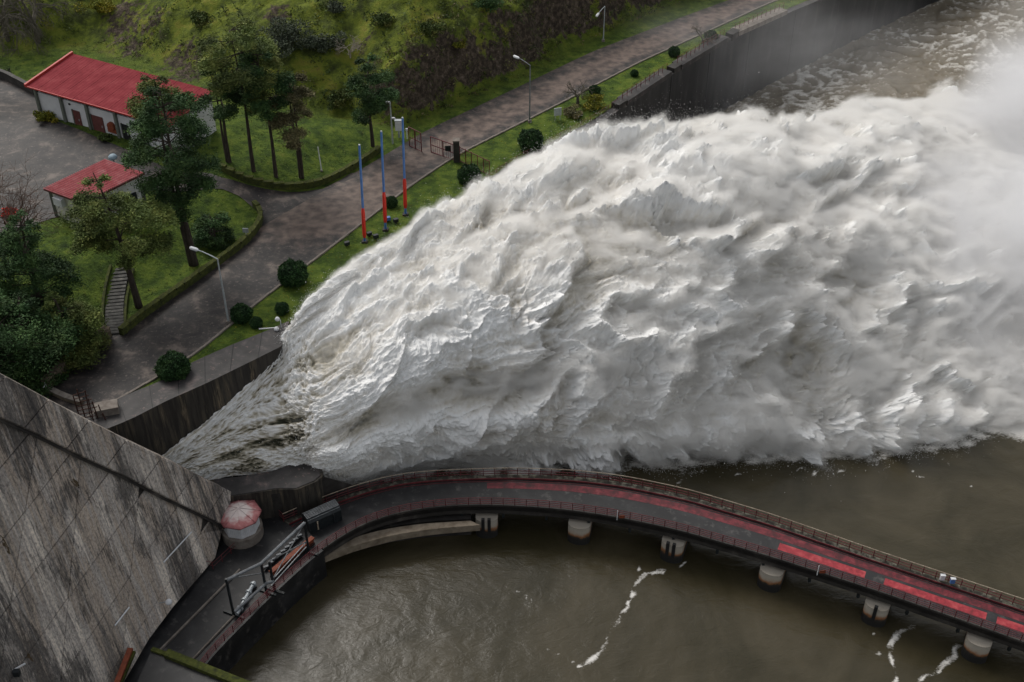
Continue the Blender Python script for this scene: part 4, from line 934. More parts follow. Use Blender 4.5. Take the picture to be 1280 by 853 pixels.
# moss edged roof slab at the bottom
mr_ = thing('roof_slab', P(240, 840, 8), 'black flat roof slab with a moss grown upstand at the bottom edge', 'roof')
rp = np.array([P(190, 812, 8), P(207, 816, 8), P(310, 856, 8), P(380, 900, 8), P(150, 900, 8)]); rb2 = rp.copy(); rb2[:, 2] = -2
MB().prism(rp, rb2).build('slab', MT['deck'], mr_)
MB().beam(P(208, 817, 8.2), P(330, 866, 8.2), .75, .5).build('upstand', MT['moss'], mr_)
MB().beam(P(190, 812, 8.1), P(207, 818, 8.1), .4, .3).build('upstand', MT['moss'], mr_)
t = thing('steel_beam', P(155, 830, 7), 'rusty orange steel beam lying against the dam foot', 'beam')
MB().beam(P(143, 862, 7), P(163, 811, 7), .5, .25).build('web', MT['orange'], t); MB().beam(P(148, 862, 6.6), P(168, 815, 6.6), .25, .3).build('flange', MT['moss'], t)

# ---- octagonal hut
hc = P(304, 668, DZ)
hut = thing('octagonal_hut', hc, 'white eight sided hut with faded red roof on a round concrete base', 'hut')
MB().lathe([(2.15, 0), (2.15, 1.2), (1.95, 1.25)], hc, 24).build('base', MT['kerb'], hut, smooth=False)
for k in range(8):
    a0, a1 = 2 * PI * k / 8 + .2, 2 * PI * (k + 1) / 8 + .2; r = 1.85
    p0 = hc + (r * math.cos(a0), r * math.sin(a0), 0); p1 = hc + (r * math.cos(a1), r * math.sin(a1), 0)
    w_ = MB(); nseg = 7
    for j in range(nseg):
        q0 = p0 + (p1 - p0) * ((j + .08) / nseg); q1 = p0 + (p1 - p0) * ((j + .92) / nseg)
        w_.beam((q0 + (0, 0, 2.15)), (q1 + (0, 0, 2.15)), .12, 1.9)
    w_.beam(p0 * .985 + hc * .015 + (0, 0, 2.15), p1 * .985 + hc * .015 + (0, 0, 2.15), .08, 1.85)
    w_.build('wall_panel', MT['white'], hut)
m, n_, b, N, L = newmat('faded_roof'); tc = N.new('ShaderNodeTexCoord'); ln = N.new('ShaderNodeVectorMath'); ln.operation = 'LENGTH'
mpp = N.new('ShaderNodeMapping'); mpp.inputs['Scale'].default_value = (1, 1, 0); L.new(tc.outputs['Object'], mpp.inputs[0]); L.new(mpp.outputs[0], ln.inputs[0])
nz = N.new('ShaderNodeTexNoise'); nz.inputs['Scale'].default_value = 1.8; nz.inputs['Detail'].default_value = 8; L.new(tc.outputs['Object'], nz.inputs['Vector'])
sb = N.new('ShaderNodeMath'); sb.operation = 'MULTIPLY_ADD'; L.new(nz.outputs['Fac'], sb.inputs[0]); sb.inputs[1].default_value = 1.8; L.new(ln.outputs['Value'], sb.inputs[2])
mr = N.new('ShaderNodeMapRange'); mr.inputs[1].default_value = 1.9; mr.inputs[2].default_value = 3.3; L.new(sb.outputs[0], mr.inputs[0])
cr = N.new('ShaderNodeValToRGB'); cr.color_ramp.elements[0].color = (.6, .52, .5, 1); cr.color_ramp.elements[1].color = (.17, .045, .05, 1); e = cr.color_ramp.elements.new(.5); e.color = (.38, .14, .14, 1)
L.new(mr.outputs[0], cr.inputs[0]); L.new(cr.outputs[0], b.inputs['Base Color']); b.inputs['Roughness'].default_value = .7; MT['faded'] = m
for k in range(8):
    a0, a1 = 2 * PI * k / 8 + .2, 2 * PI * (k + 1) / 8 + .2; r = 2.3
    v = [hc + (r * math.cos(a0), r * math.sin(a0), 3.1), hc + (r * math.cos(a1), r * math.sin(a1), 3.1), hc + (0, 0, 3.95)]
    V = v + [q - (0, 0, .12) for q in v]
    MB().add(V, [(0, 1, 2), (5, 4, 3), (0, 3, 4, 1), (1, 4, 5, 2), (2, 5, 3, 0)]).build('roof_panel', MT['faded'], hut)
rbb = MB()
for k in range(8):
    a0 = 2 * PI * k / 8 + .2; rbb.beam(hc + (2.3 * math.cos(a0), 2.3 * math.sin(a0), 3.13), hc + (0, 0, 3.99), .07, .06)
rbb.build('ridge_strip', MT['faded'], hut)

# ---- dark louvred machine cabinet
a_c = P(388, 668, DZ); b_c = P(428, 650, DZ); d = (b_c - a_c); ln_ = np.linalg.norm(d); d /= ln_; sd_ = np.array((-d[1], d[0], 0))
cab = thing('machine_cabinet', (a_c + b_c) / 2, 'dark slatted machine cabinet standing on the deck by the far railing', 'cabinet')
prof = [(0, 0), (0, 1.5), (.35, 1.9), (1.4, 1.9), (1.8, 1.5), (1.8, 0)]
V = [a_c + sd_ * x + (0, 0, z) for x, z in prof] + [b_c + sd_ * x + (0, 0, z) for x, z in prof]; n = 6
MB().add(V, [tuple(range(n))[::-1], tuple(range(n, 2 * n))] + [(i, (i + 1) % n, n + (i + 1) % n, n + i) for i in range(n)]).build('body', MT['black_steel'], cab)
for k in range(8):
    x = .25 + k * .18
    MB().beam(a_c + sd_ * x + (0, 0, 1.94 if .3 < x < 1.5 else 1.75), b_c + sd_ * x + (0, 0, 1.94 if .3 < x < 1.5 else 1.75), .06, .08).build('slat', MT['grey_steel'], cab)
for k in (.25, .75): MB().box(a_c + d * ln_ * k - sd_ * .05 + (0, 0, .8), (.12, .12, 1.2)).build('leg', MT['rail_pale'] if k < .5 else MT['black_steel'], cab)

# ---- black steel pipe frame
gf = thing('trestle', P(330, 735, DZ), 'black steel trestle frame carrying grey pipes across the deck', 'frame')
tops = [P(280, 708, DZ + 3.6), P(328, 668, DZ + 3.6), P(338, 665, DZ + 3.6), P(384, 630, DZ + 3.6)]
feet = [(292, 768), (333, 740), (343, 738), (386, 690)]
legs = []
for i, (x, y) in enumerate(feet):
    f = P(x, y, DZ); ttop = f + (0, 0, 4.3 if i else 5.2)
    legs.append((f, ttop)); MB().beam(f, ttop, .22, .22, up=(0, 1, 0)).build('post', MT['black_steel'], gf)
    MB().beam(f + (-1.0, .35, .1), f + (1.1, -.55, .1), .25, .2).build('foot', MT['black_steel'], gf)
tt = [l[1] for l in legs]; hgt = [l[0] + (0, 0, 1.6) for l in legs]
MB().tube([tt[0] + (0, 0, -.2), tt[1] + (0, 0, -.1), tt[3] + (0, 0, 0)], .17, 8).build('pipe', MT['grey_steel'], gf)
MB().tube([hgt[0] + (.2, -.2, -1.0), hgt[1] + (.2, -.2, -.1), hgt[2] + (.2, -.2, 0)], .16, 8).build('pipe', MT['grey_steel'], gf)
for a0, a1 in ((tt[2], hgt[3]), (hgt[2], tt[3]), (tt[0], tt[1] + (0, 0, -1.5)), (hgt[2], hgt[3]), (hgt[2] + (0, -.8, 0), hgt[3] + (0, -.8, 0))): MB().beam(a0, a1, .09, .09).build('brace', MT['grey_steel'], gf)
t = thing('crane_rail', P(365, 700, DZ), 'bright orange steel beam lying along the frame on the deck', 'beam')
oa, ob = P(338, 716, DZ + .8), P(391, 672, DZ + .8)
MB().beam(oa, ob, .5, .22).build('flange', MT['orange'], t); MB().beam(oa + (0, 0, -.35), ob + (0, 0, -.35), .12, .5).build('web', MT['orange'], t); MB().beam(oa + (0, 0, -.7), ob + (0, 0, -.7), .4, .12).build('flange', MT['rust'], t)
t = thing('pipe_valve', P(318, 745, DZ), 'grey flanged pipe section lying between the trestle feet', 'pipe')
va, vb = P(296, 768, DZ + .4), P(318, 728, DZ + .4)
MB().tube([va, vb], .2, 10).build('pipe', MT['galv'], t)
for k in (.15, .4, .65, .9): MB().tube([va + (vb - va) * k, va + (vb - va) * (k + .05)], .34, 10).build('flange', MT['galv'], t)
t = thing('cable_tray', P(366, 692, DZ), 'grey ribbed cable tray beside the orange beam', 'cable tray')
ca, cb_ = P(330, 712, DZ + .3), P(377, 668, DZ + .3)
MB().beam(ca, cb_, .35, .12).build('tray', MT['black_steel'], t)
for k in range(9): MB().box(ca + (cb_ - ca) * (k + .5) / 9 + (0, 0, .12), (.5, .22, .16), rz=.5).build('clip', MT['grey_steel'], t)
# small lifebuoy boxes on the bridge railing
for (px, py, lb, mt) in [(1188, 716, 'small blue and white box hung on the far bridge railing', 'blue'), (1178, 718, 'small pale box hung on the far railing left of the blue one', 'white')]:
    p = P(px, py, DZ + .9); k = int(np.argmin(np.linalg.norm(fr_[:, :2] - p[:2], axis=1))); q = fr_[k] + (0, -.35, .75)
    t = thing('lifebuoy_box', q, lb, 'box'); MB().box(q, (.45, .25, .6)).build('case', MT[mt], t); MB().box(q + (0, 0, .34), (.5, .3, .1)).build('lid', MT['white'], t)
for (px, py, mt, lb) in [(777, 652, 'orange', 'small orange plate fixed to the near railing over the second pier'), (1026, 722, 'orange', 'small orange plate fixed to the near railing between the fourth and fifth piers')]:
    p = P(px, py, DZ); k = int(np.argmin(np.linalg.norm(nf[:, :2] - p[:2], axis=1))); q = nf[k] + (0, .0, .45)
    t = thing('sign_plate', q, lb, 'sign'); MB().box(q, (.6, .06, .4)).build('plate', MT['orange'], t); MB().beam(q + (-.5, 0, -.5), q + (-.5, 0, .9), .07).build('post', MT['white'], t)

# ================================================================== ON THE BANK
def proj(p):
    d = np.asarray(p, float) - (0, 0, CAMZ); zc = d[1] * c_ - d[2] * s_; up = d[1] * s_ + d[2] * c_
    return 640 + FPX * d[0] / zc, 426.5 - FPX * up / zc
def hgt_to(b, ytop):
    lo, hi = 0., 45.
    for _ in range(30):
        m = (lo + hi) / 2
        if proj(b + (0, 0, m))[1] > ytop: lo = m
        else: hi = m
    return hi
def rz2(v): return math.atan2(v[1], v[0])

# ---- long white building
A = G(51, 146); B = G(181, 183); A[2] = B[2] = (A[2] + B[2]) / 2
ex = B - A; LB = np.linalg.norm(ex); ex /= LB; ey = np.array((-ex[1], ex[0], 0)); 
if ey[1] < 0: ey = -ey
ez = np.array((0, 0, 1.)); HB = hgt_to(A, 108); DB = 8.2
hb = thing('long_shed', (A + B) / 2, 'long white shed with a smooth red single slope roof beside the yard', 'building')
q = lambda a, b_, c: A + ex * a + ey * b_ + ez * c
def obox(mb, a0, a1, b0, b1, c0, c1): return mb.box(q((a0 + a1) / 2, (b0 + b1) / 2, (c0 + c1) / 2), (a1 - a0, b1 - b0, c1 - c0), axes=[ex, ey, ez])
def bpart(name, mat, *dims, parent=hb):
    o = obox(MB(), *dims).build(name, MT[mat], parent); return o
cols = [0, .245, .49, .76, 1.0]
zb0 = -1.5
for i in range(4):
    a0, a1 = cols[i] * LB + .15, cols[i + 1] * LB - .15
    bpart('wall', 'white_wall', a0, a1, .35, .6, zb0, HB - 1.0)
bpart('wall', 'white_wall', LB, LB + 5.5, .45, .7, zb0, HB - .2); bpart('wall', 'white_wall', .1, .35, .62, DB, zb0, HB); bpart('wall', 'white_wall', LB + 5.2, LB + 5.45, .72, DB, zb0, HB); bpart('wall', 'white_wall', .36, LB + 5.1, DB - .3, DB, zb0, HB)
bpart('clerestory', 'dark', .3, LB, .72, .95, HB - 1.2, HB - .2)
for c in cols: bpart('column', 'grey_green', c * LB - .2, c * LB + .2, 0, .5, zb0, HB - .25)
bpart('beam', 'grey_green', -.3, LB + .2, .02, .34, HB - .5, HB - .2)
for a0, a1, h_, nm, mt in ((.335, .40, 3.2, 'door', 'door_brown'), (.515, .62, 3.3, 'door', 'door_brown'), (.80, .862, 3.2, 'door', 'dark')):
    o = bpart(nm, mt, a0 * LB, a1 * LB, .22, .34, 0, h_ * HB / 6.2)
    OFF[o] = off(hb)
    obox(MB(), a0 * LB - .1, a0 * LB + .02, .14, .34, 0, h_ * HB / 6.2 + .1).build('frame', MT['grey_green'], o)
    obox(MB(), a1 * LB - .3, a1 * LB - .2, .15, .21, .9, 1.2).build('handle', MT['galv'], o)
bpart('window', 'glass', .885 * LB, .945 * LB, .22, .34, HB * .45, HB * .65); bpart('vent', 'dark', .31 * LB, .325 * LB, .2, .34, HB * .66, HB * .71)
bpart('door_step', 'kerb', .32 * LB, .42 * LB, -.9, .2, -.6, .12); bpart('door_step', 'kerb', .5 * LB, .64 * LB, -.9, .2, -.6, .12)
# roof: corrugated sheets, each its own
rf0, rf1 = HB - .05, HB + .9
nsh = 12; RL = LB + 6.4
for k in range(nsh):
    a0, a1 = -.9 + RL * k / nsh, -.9 + RL * (k + 1) / nsh - .015; m_ = MB(); nr = 7; V = []; 
    for j in range(nr + 1):
        a_ = a0 + (a1 - a0) * j / nr; z_ = .03 if j % 2 else 0
        V += [q(a_, -.35, rf0 + z_), q(a_, DB + .7, rf1 + z_), q(a_, -.35, rf0 - .16), q(a_, DB + .7, rf1 - .16)]
    F = []
    for j in range(nr): s0, s1 = j * 4, j * 4 + 4; F += [(s0, s1, s1 + 1, s0 + 1), (s0 + 2, s0 + 3, s1 + 3, s1 + 2), (s0, s0 + 2, s1 + 2, s1), (s0 + 1, s1 + 1, s1 + 3, s0 + 3)]
    F += [(0, 1, 3, 2), (nr * 4, nr * 4 + 2, nr * 4 + 3, nr * 4 + 1)]
    m_.add(V, F).build('roof_sheet', MT['roof_red'], hb)
MB().beam(q(-1.0, -.45, rf0 + .1), q(-1.0, DB + .8, rf1 + .1), .3, .45).build('verge', MT['roof_edge'], hb)
MB().beam(q(-1.0, -.45, rf0 - .0), q(RL - .9, -.45, rf0 - .0), .12, .18).build('gutter', MT['roof_edge'], hb)
t = thing('hose_cabinet', q(.70 * LB, 0, 1), 'round orange hose cabinet fixed to the white shed wall', 'hose box')
MB().lathe([(.1, -.16), (.55, -.14), (.6, .0), (.55, .14), (.1, .16)], (0, 0, 0), 10)
b_ = MB().tube([q(.70 * LB, -.05, 1.6), q(.70 * LB, .33, 1.6)], .6, 10); b_.build('drum', MT['orange'], t); obox(MB(), .66 * LB, .74 * LB, .1, .34, .6, 1.2).build('case', MT['orange'], t)

# ---- small tiled building
zt = float(G(100, 277)[2]); rz_ = zt + 4.0
c4 = [P(54, 236, rz_), P(103, 254, rz_), P(181, 216, rz_ + .9), P(131, 199, rz_ + .9)]; c4[3] = c4[0] + c4[2] - c4[1]
sb_ = thing('small_office', P(110, 245, zt), 'small stained white office with a red tiled roof among the trees', 'building')
n_ = np.array(c4); cen = n_.mean(0)
wl4 = [cen + (p - cen) * .88 for p in n_]
for i in range(4):
    p0, p1 = wl4[i].copy(), wl4[(i + 1) % 4].copy(); d_ = (p1 - p0); d_[2] = 0; l_ = np.linalg.norm(d_); d_ /= l_
    p0 = p0 + d_ * .14; p1 = p1 - d_ * .14
    V = [(*p0[:2], zt - 1), (*p1[:2], zt - 1), (*p1[:2], p1[2] - .35), (*p0[:2], p0[2] - .35)]; nn = np.array((-d_[1], d_[0], 0)) * .22
    V = np.array(V); V = np.vstack([V, V + nn])
    MB().add(V, [(0, 1, 2, 3), (7, 6, 5, 4), (0, 4, 5, 1), (1, 5, 6, 2), (2, 6, 7, 3), (3, 7, 4, 0)]).build('wall', MT['stained_wall'] if i == 0 else MT['white_wall'], sb_)
for p in wl4: MB().box((p[0], p[1], zt + 1.4), (.35, .35, 4.4)).build('column', MT['grey_green'], sb_)
nt2 = 24; nc2 = 30
for i in range(1):
    rfm = MB(); V = [p + (0, 0, -.25) for p in c4] + [p - (0, 0, .02) for p in c4]
    rfm.add(V, [(3, 2, 1, 0), (4, 5, 6, 7)] + [(i2_, (i2_ + 1) % 4, 4 + (i2_ + 1) % 4, 4 + i2_) for i2_ in range(4)]); rfm.build('roof', MT['door_brown'], sb_)
ti = MB()
def bil(u, v): return (c4[0] * (1 - u) + c4[1] * u) * (1 - v) + (c4[3] * (1 - u) + c4[2] * u) * v
for i in range(nt2):
    for j in range(nc2):
        u0, u1 = i / nt2, (i + .93) / nt2; v0, v1 = j / nc2, (j + .72) / nc2
        V = [bil(u0, v0) + (0, 0, .02), bil(u1, v0) + (0, 0, .02), bil(u1, v1) + (0, 0, .02), bil(u0, v1) + (0, 0, .02), bil(u0, (v0 + v1) / 2) + (0, 0, .13), bil(u1, (v0 + v1) / 2) + (0, 0, .13)]
        ti.add(V, [(0, 1, 5, 4), (4, 5, 2, 3), (0, 4, 3), (1, 2, 5)])
tag(ti.build('roof_tiles', MT['tile_red'], sb_), kind='stuff')
wp = wl4[1] * .25 + wl4[2] * .75; d_ = wl4[2] - wl4[1]; d_[2] = 0; d_ /= np.linalg.norm(d_)
MB().beam((wl4[1] * .35 + wl4[2] * .65) * (1, 1, 0) + (0, 0, zt + 1.9) + np.array((d_[1], -d_[0], 0)) * .12, (wl4[1] * .12 + wl4[2] * .88) * (1, 1, 0) + (0, 0, zt + 1.9) + np.array((d_[1], -d_[0], 0)) * .12, .12, 1.6).build('window', MT['glass'], sb_)
ac = thing('air_conditioner', wl4[0] * .75 + wl4[1] * .25, 'white air conditioning unit on the stained office wall', 'air conditioner')
pa = (wl4[0] * .72 + wl4[1] * .28) * (1, 1, 0) + (0, 0, zt + 2.8); dd = wl4[1] - wl4[0]; an = rz2(dd)
MB().box(pa + np.array((math.sin(an), -math.cos(an), 0)) * .35, (1.4, .6, 1.0), rz=an).build('case', MT['white'], ac); MB().box(pa + np.array((math.sin(an), -math.cos(an), 0)) * .4 + (0, 0, -.6), (.1, .5, .2), rz=an).build('bracket', MT['galv'], ac)

# ---- lamp posts, poles
def lamp_post(bpx, ytop, arm, label, mat='galv', r=.10, group='street lamps along the road', head=True):
    b0 = G(*bpx); h = hgt_to(b0, ytop); t = thing('street_lamp', b0, label, 'street lamp', group)
    MB().box(b0 + (0, 0, .15), (.5, .5, .4)).build('base', MT['kerb'], t)
    MB().tube([b0, b0 + (0, 0, h * .5), b0 + (0, 0, h)], [r * 1.3, r, r * .75], 8).build('post', MT[mat], t)
    a = np.array(arm, float); tp_ = b0 + (0, 0, h)
    pts = [tp_ + a * f + (0, 0, .35 * math.sin(f * PI / 2)) for f in (0, .15, .4, .7, 1)]
    MB().tube(pts, r * .6, 6).build('arm', MT[mat], t)
    d = a / np.linalg.norm(a); MB().lathe([(.04, -.12), (.2, -.1), (.24, 0), (.12, .14)], (0, 0, 0), 8)
    m_ = MB(); e0 = pts[-1]; m_.tube([e0 - d * .1, e0 + d * .15, e0 + d * .9, e0 + d * 1.05], [.10, .2, .2, .08], 8); o = m_.build('lamp_head', MT['white'], t); OFF[o] = off(t)
    MB().beam(e0 + d * .2 + (0, 0, -.2), e0 + d * .85 + (0, 0, -.2), .26, .08).build('glass', MT['glass'], o)
    return t
lamp_post((286, 404), 324, (-2.3, 1.2, 0), 'tall galvanised street lamp at the road edge nearest the spillway')
lamp_post((662, 153), 82, (-1.6, 1.6, 0), 'slim street lamp on the river verge halfway up the road', mat='grey_steel')
lamp_post((754, 52), 8, (-1.2, -3.0, -.3), 'slim pale street lamp below the rock cutting at the top', mat='galv', r=.09)
lamp_post((-14, 470), 388, (1.6, .1, 0), 'street lamp reaching in from the left edge over dark trees')
lamp_post((-8, 420), 345, (.6, -.3, 0), 'smaller street lamp at the left edge above the conifers')
b0 = G(402, 214); h = hgt_to(b0, 184); t = thing('marker_post', b0, 'short white post standing on the lawn under the pines', 'post')
MB().tube([b0, b0 + (-.15, 0, h)], [.09, .06], 6).build('post', MT['white'], t); MB().box(b0 + (0, 0, .05), (.3, .3, .2)).build('foot', MT['kerb'], t)
b0 = G(491, 180); h = hgt_to(b0, 128); t = thing('camera_pole', b0, 'slim pale pole with two small white cameras by the gate', 'pole')
MB().tube([b0, b0 + (0, 0, h)], [.12, .08], 8).build('pole', MT['galv'], t)
for f, s2 in ((1, -1), (.62, 1)): MB().beam(b0 + (0, 0, h * f), b0 + (.55 * s2, -.2, h * f + .1), .22, .22).build('camera', MT['white'], t)
b0 = G(499, 172); t = thing('meter_box', b0, 'white meter box on a short leg beside the gate', 'box')
MB().box(b0 + (0, 0, .5), (.25, .2, 1.2)).build('leg', MT['galv'], t); MB().box(b0 + (0, 0, 1.9), (.9, .5, 1.5)).build('case', MT['white'], t); MB().box(b0 + (0, 0, 2.7), (1.0, .6, .1)).build('roof', MT['galv'], t)
b0 = G(509, 174); t = thing('white_post', b0, 'small white post between the meter box and the left gate leaf', 'post')
MB().tube([b0, b0 + (0, 0, 1.6)], .09, 6).build('post', MT['white'], t); MB().box(b0 + (0, 0, 1.5), (.3, .2, .3)).build('cap', MT['white'], t)
b0 = G(697, 150); t = thing('notice_board', b0, 'small pale notice board on the river verge', 'sign')
for s2 in (-.35, .35): MB().box(b0 + (s2, 0, .4), (.08, .08, 1.2)).build('leg', MT['galv'], t)
MB().box(b0 + (0, 0, 1.3), (1.1, .1, 1.2), rz=.3).build('board', MT['galv'], t)
b0 = G(309, 302); t = thing('road_sign', b0, 'small grey sign seen from behind at the end of the lawn wall', 'sign')
MB().tube([b0, b0 + (0, 0, 1.6)], .05, 6).build('post', MT['galv'], t); MB().box(b0 + (0, 0, 1.6), (.7, .06, .6)).build('board', MT['galv'], t)
b0 = G(145, 214); t = thing('globe_lamp', b0, 'blue grey domed lamp rising behind the tiled roof', 'street lamp')
h = hgt_to(b0, 197); MB().tube([b0, b0 + (0, 0, h)], .09, 6).build('post', MT['grey_steel'], t); MB().lathe([(.2, -.2), (.55, -.1), (.6, .1), (.4, .35), (.1, .42)], b0 + (0, 0, h), 12).build('dome', flat('blue_grey_dome', (.22, .29, .34), .1), t, smooth=True)
# flagpoles
for i, (bx, by, yt, r0, r1, lb) in enumerate([(456, 303, 182, 260, 297, 'leftmost blue pole with red sleeve on the grass verge'), (482, 288, 165, 240, 278, 'middle blue pole with red sleeve on the grass verge'), (507, 269, 148, 223, 260, 'rightmost blue pole with red sleeve, nearest the gate')]):
    b0 = G(bx, by); h = hgt_to(b0, yt); z0, z1 = hgt_to(b0, r1), hgt_to(b0, r0); tilt = np.array((.35, 0, 0)) / h
    t = thing('flagpole', b0, lb, 'pole', 'painted poles on the verge'); W_ = lambda z: b0 + (0, 0, z) + tilt * z
    MB().box(b0 + (0, 0, .1), (.7, .7, .3)).build('base', MT['concrete_dark'], t)
    MB().tube([W_(0), W_(z0 - .01)], .15, 8).build('lower_shaft', MT['blue'], t); MB().tube([W_(z0), W_(z0 + .4), W_(z1 - .5), W_(z1)], [.17, .24, .22, .15], 8).build('red_sleeve', MT['redpole'], t)
    MB().tube([W_(z1 + .01), W_(h)], [.15, .13], 8).build('upper_shaft', MT['blue'], t); MB().tube([W_(h), W_(h + .12)], .12, 8).build('cap', MT['galv'], t)
for bx, by, lb in [(434, 308, 'small dark ground floodlight left of the first blue pole'), (462, 296, 'small dark ground floodlight just right of the first blue pole'), (470, 299, 'small dark ground floodlight below the middle blue pole'), (495, 279, 'small dark ground floodlight between middle and right blue poles'), (485, 277, 'small blue ground floodlight close behind the middle blue pole')]:
    b0 = G(bx, by); t = thing('floodlight', b0, lb, 'lamp', 'ground floodlights by the poles')
    MB().box(b0 + (0, 0, .15), (.25, .15, .3)).build('stand', MT['dark'], t); MB().box(b0 + (0, 0, .42), (.62, .4, .45), rz=.5).build('case', MT['blue'] if by == 277 else MT['black_steel'], t)
# gate
def gate_leaf(p0, p1, hh, label):
    a, b_ = G(*p0), G(*p1); t = thing('gate', a, label, 'gate', 'red mesh gates'); b_[2] = a[2]; d_ = b_ - a; l_ = np.linalg.norm(d_)
    for k in range(3): MB().beam(a + d_ * k / 2, a + d_ * k / 2 + (0, 0, hh), .13, .13, up=(0, 1, 0)).build('upright', MT['red_rail'], t)
    for z_ in (.12, hh * .5, hh): MB().beam(a + (0, 0, z_), b_ + (0, 0, z_), .09, .1).build('rail', MT['red_rail'], t)
    n_ = int(l_ / .35)
    for k in range(1, n_): p_ = a + d_ * k / n_; MB().beam(p_ + (0, 0, .1), p_ + (0, 0, hh), .035, .035, up=(0, 1, 0)).build('bar', MT['red_rail'], t)
    return t
gate_leaf((512, 183), (527, 190), 3.0, 'red gate leaf swung open on the uphill side of the road')
gl = gate_leaf((539, 191), (569, 201), 2.5, 'red gate leaf with a dark plate on the river side of the road')
a, b_ = G(539, 191), G(569, 201); pm_ = a + (b_ - a) * .72; MB().box(pm_ + (0, -.12, 1.6), (.8, .08, .8)).build('plate', MT['black_steel'], gl)
b0 = G(571, 202); t = thing('gate_pillar', b0, 'square dark gate pillar between the red leaf and the fence', 'pillar'); MB().box(b0 + (0, 0, 1.6), (.8, .8, 3.3)).build('shaft', MT['concrete_dark'], t); MB().box(b0 + (0, 0, 3.32), (.95, .95, .14)).build('cap', MT['kerb'], t)
fa, fb = G(575, 203), G(612, 219); t = thing('mesh_fence', fa, 'rusty red mesh fence running from the gate pillar to the bank', 'fence')
n_ = 5
for k in range(n_ + 1): p_ = fa + (fb - fa) * k / n_; MB().beam(p_, p_ + (0, 0, 2.5 - .08 * k), .1, .1, up=(0, 1, 0)).build('post', MT['red_rail'], t)
for z_ in (.2, 2.3): MB().beam(fa + (0, 0, z_), fb + (0, 0, z_ - .2), .08, .08).build('rail', MT['red_rail'], t)
wm = MB()
for k in range(1, 40): p_ = fa + (fb - fa) * k / 40; wm.beam(p_ + (0, 0, .2), p_ + (0, 0, 2.2), .02, .02, up=(0, 1, 0))
tag(wm.build('mesh_wires', MT['red_rail'], t), kind='stuff')

# ---- low walls, kerbs, stairs
def low_wall(pts, hgt, wd, face, topm, label, cat='wall', name='low_wall', stones=0):
    l_ = smooth_line(np.array([G(*q_) for q_ in pts]), 1.0, 2); t = thing(name, l_[0], label, cat)
    zz = zterr(l_[:, 0], l_[:, 1]); d_ = np.gradient(l_[:, :2], axis=0); d_ /= np.linalg.norm(d_, axis=1, keepdims=True); nn = np.column_stack((-d_[:, 1], d_[:, 0]))
    def sec(o0, o1, z0, z1, nm, mat):
        A_ = np.c_[l_[:, :2] + nn * o0, zz]; B_ = np.c_[l_[:, :2] + nn * o1, zz]; n = len(l_)
        V = np.stack([A_ + (0, 0, z0), A_ + (0, 0, z1), B_ + (0, 0, z1), B_ + (0, 0, z0)], 1).reshape(-1, 3)
        F = [(k * 4 + j, k * 4 + (j + 1) % 4, k * 4 + 4 + (j + 1) % 4, k * 4 + 4 + j) for k in range(n - 1) for j in range(4)] + [(3, 2, 1, 0), tuple((n - 1) * 4 + j for j in range(4))]
        return link(nm, mkmesh(nm, V - off(t), F, MT[mat]), t)
    sec(-wd / 2, wd / 2, -1, hgt, 'wall_body', face)
    if not stones: sec(-wd / 2 - .06, wd / 2 + .06, hgt + .003, hgt + .14, 'coping', topm)
    else:
        q_ = resample(l_, stones); sme = None
        for k in range(len(q_) - 1):
            p_ = (q_[k] + q_[k + 1]) / 2; an = rz2(q_[k + 1] - q_[k]); z_ = GZ(p_[0], p_[1])
            bb_ = MB().box((0, 0, 0), (stones * .93, wd + .14, .26)); me = mkmesh('coping_stone', np.concatenate(bb_.v) * (1, random.uniform(.8, 1.1), random.uniform(.7, 1.2)), bb_.f, MT[topm])
            o = link('coping_stone', me, t, tuple(p_ * (1, 1, 0) + (0, 0, z_ + hgt + .12) - off(t))); o.rotation_euler = (0, 0, an + random.uniform(-.06, .06))
    return t
MT['mossy'] = M('mossy_stone', [(.3, (.02, .022, .012)), (.5, (.045, .055, .012)), (.7, (.09, .10, .02))], 1.6, .95, .1)
low_wall([(152, 420), (185, 393), (230, 362), (275, 330), (308, 305), (326, 283), (328, 268), (318, 258)], .8, .5, 'mossy', 'moss', 'mossy low wall curving round the near lawn beside the road', stones=1.3)
low_wall([(274, 212), (300, 226), (335, 234), (372, 237), (405, 231), (440, 213), (475, 190)], .7, .5, 'mossy', 'moss', 'mossy low wall bordering the pine lawn above the junction', stones=1.3)
low_wall([(58, 488), (80, 465), (105, 444), (137, 420)], 1.1, .7, 'stone', 'stone', 'rough brown stone wall between the dark conifers and the road', stones=.9)
low_wall([(-20, 92), (8, 100), (44, 119)], 1.3, .5, 'concrete_dark', 'concrete_dark', 'black low wall behind the yard left of the shed')
low_wall([(60, 489), (85, 502), (103, 506)], .5, .5, 'stone', 'kerb', 'short pale kerb wall closing the road end behind the dam', name='kerb_wall')
MT['step'] = M('step_stone', [(.3, (.035, .034, .033)), (.6, (.10, .098, .09)), (.8, (.22, .2, .18))], 1.5, .9)
sa, sb2 = G(144, 419), G(153, 336); t = thing('garden_stairs', sa, 'long narrow flight of weathered stone steps climbing between the trees', 'stairs')
ns = 20; dd = sb2 - sa; an = rz2(dd[:2])
for k in range(ns):
    p_ = sa + dd * (k + .5) / ns + np.array((math.cos(an + PI / 2), math.sin(an + PI / 2), 0)) * .5 * math.sin(k / ns * PI); z_ = GZ(p_[0], p_[1])
    MB().box((p_[0], p_[1], z_ + .05), (np.linalg.norm(dd[:2]) / ns * .8, 2.0, .34), rz=an).build('step', MT['step'], t)
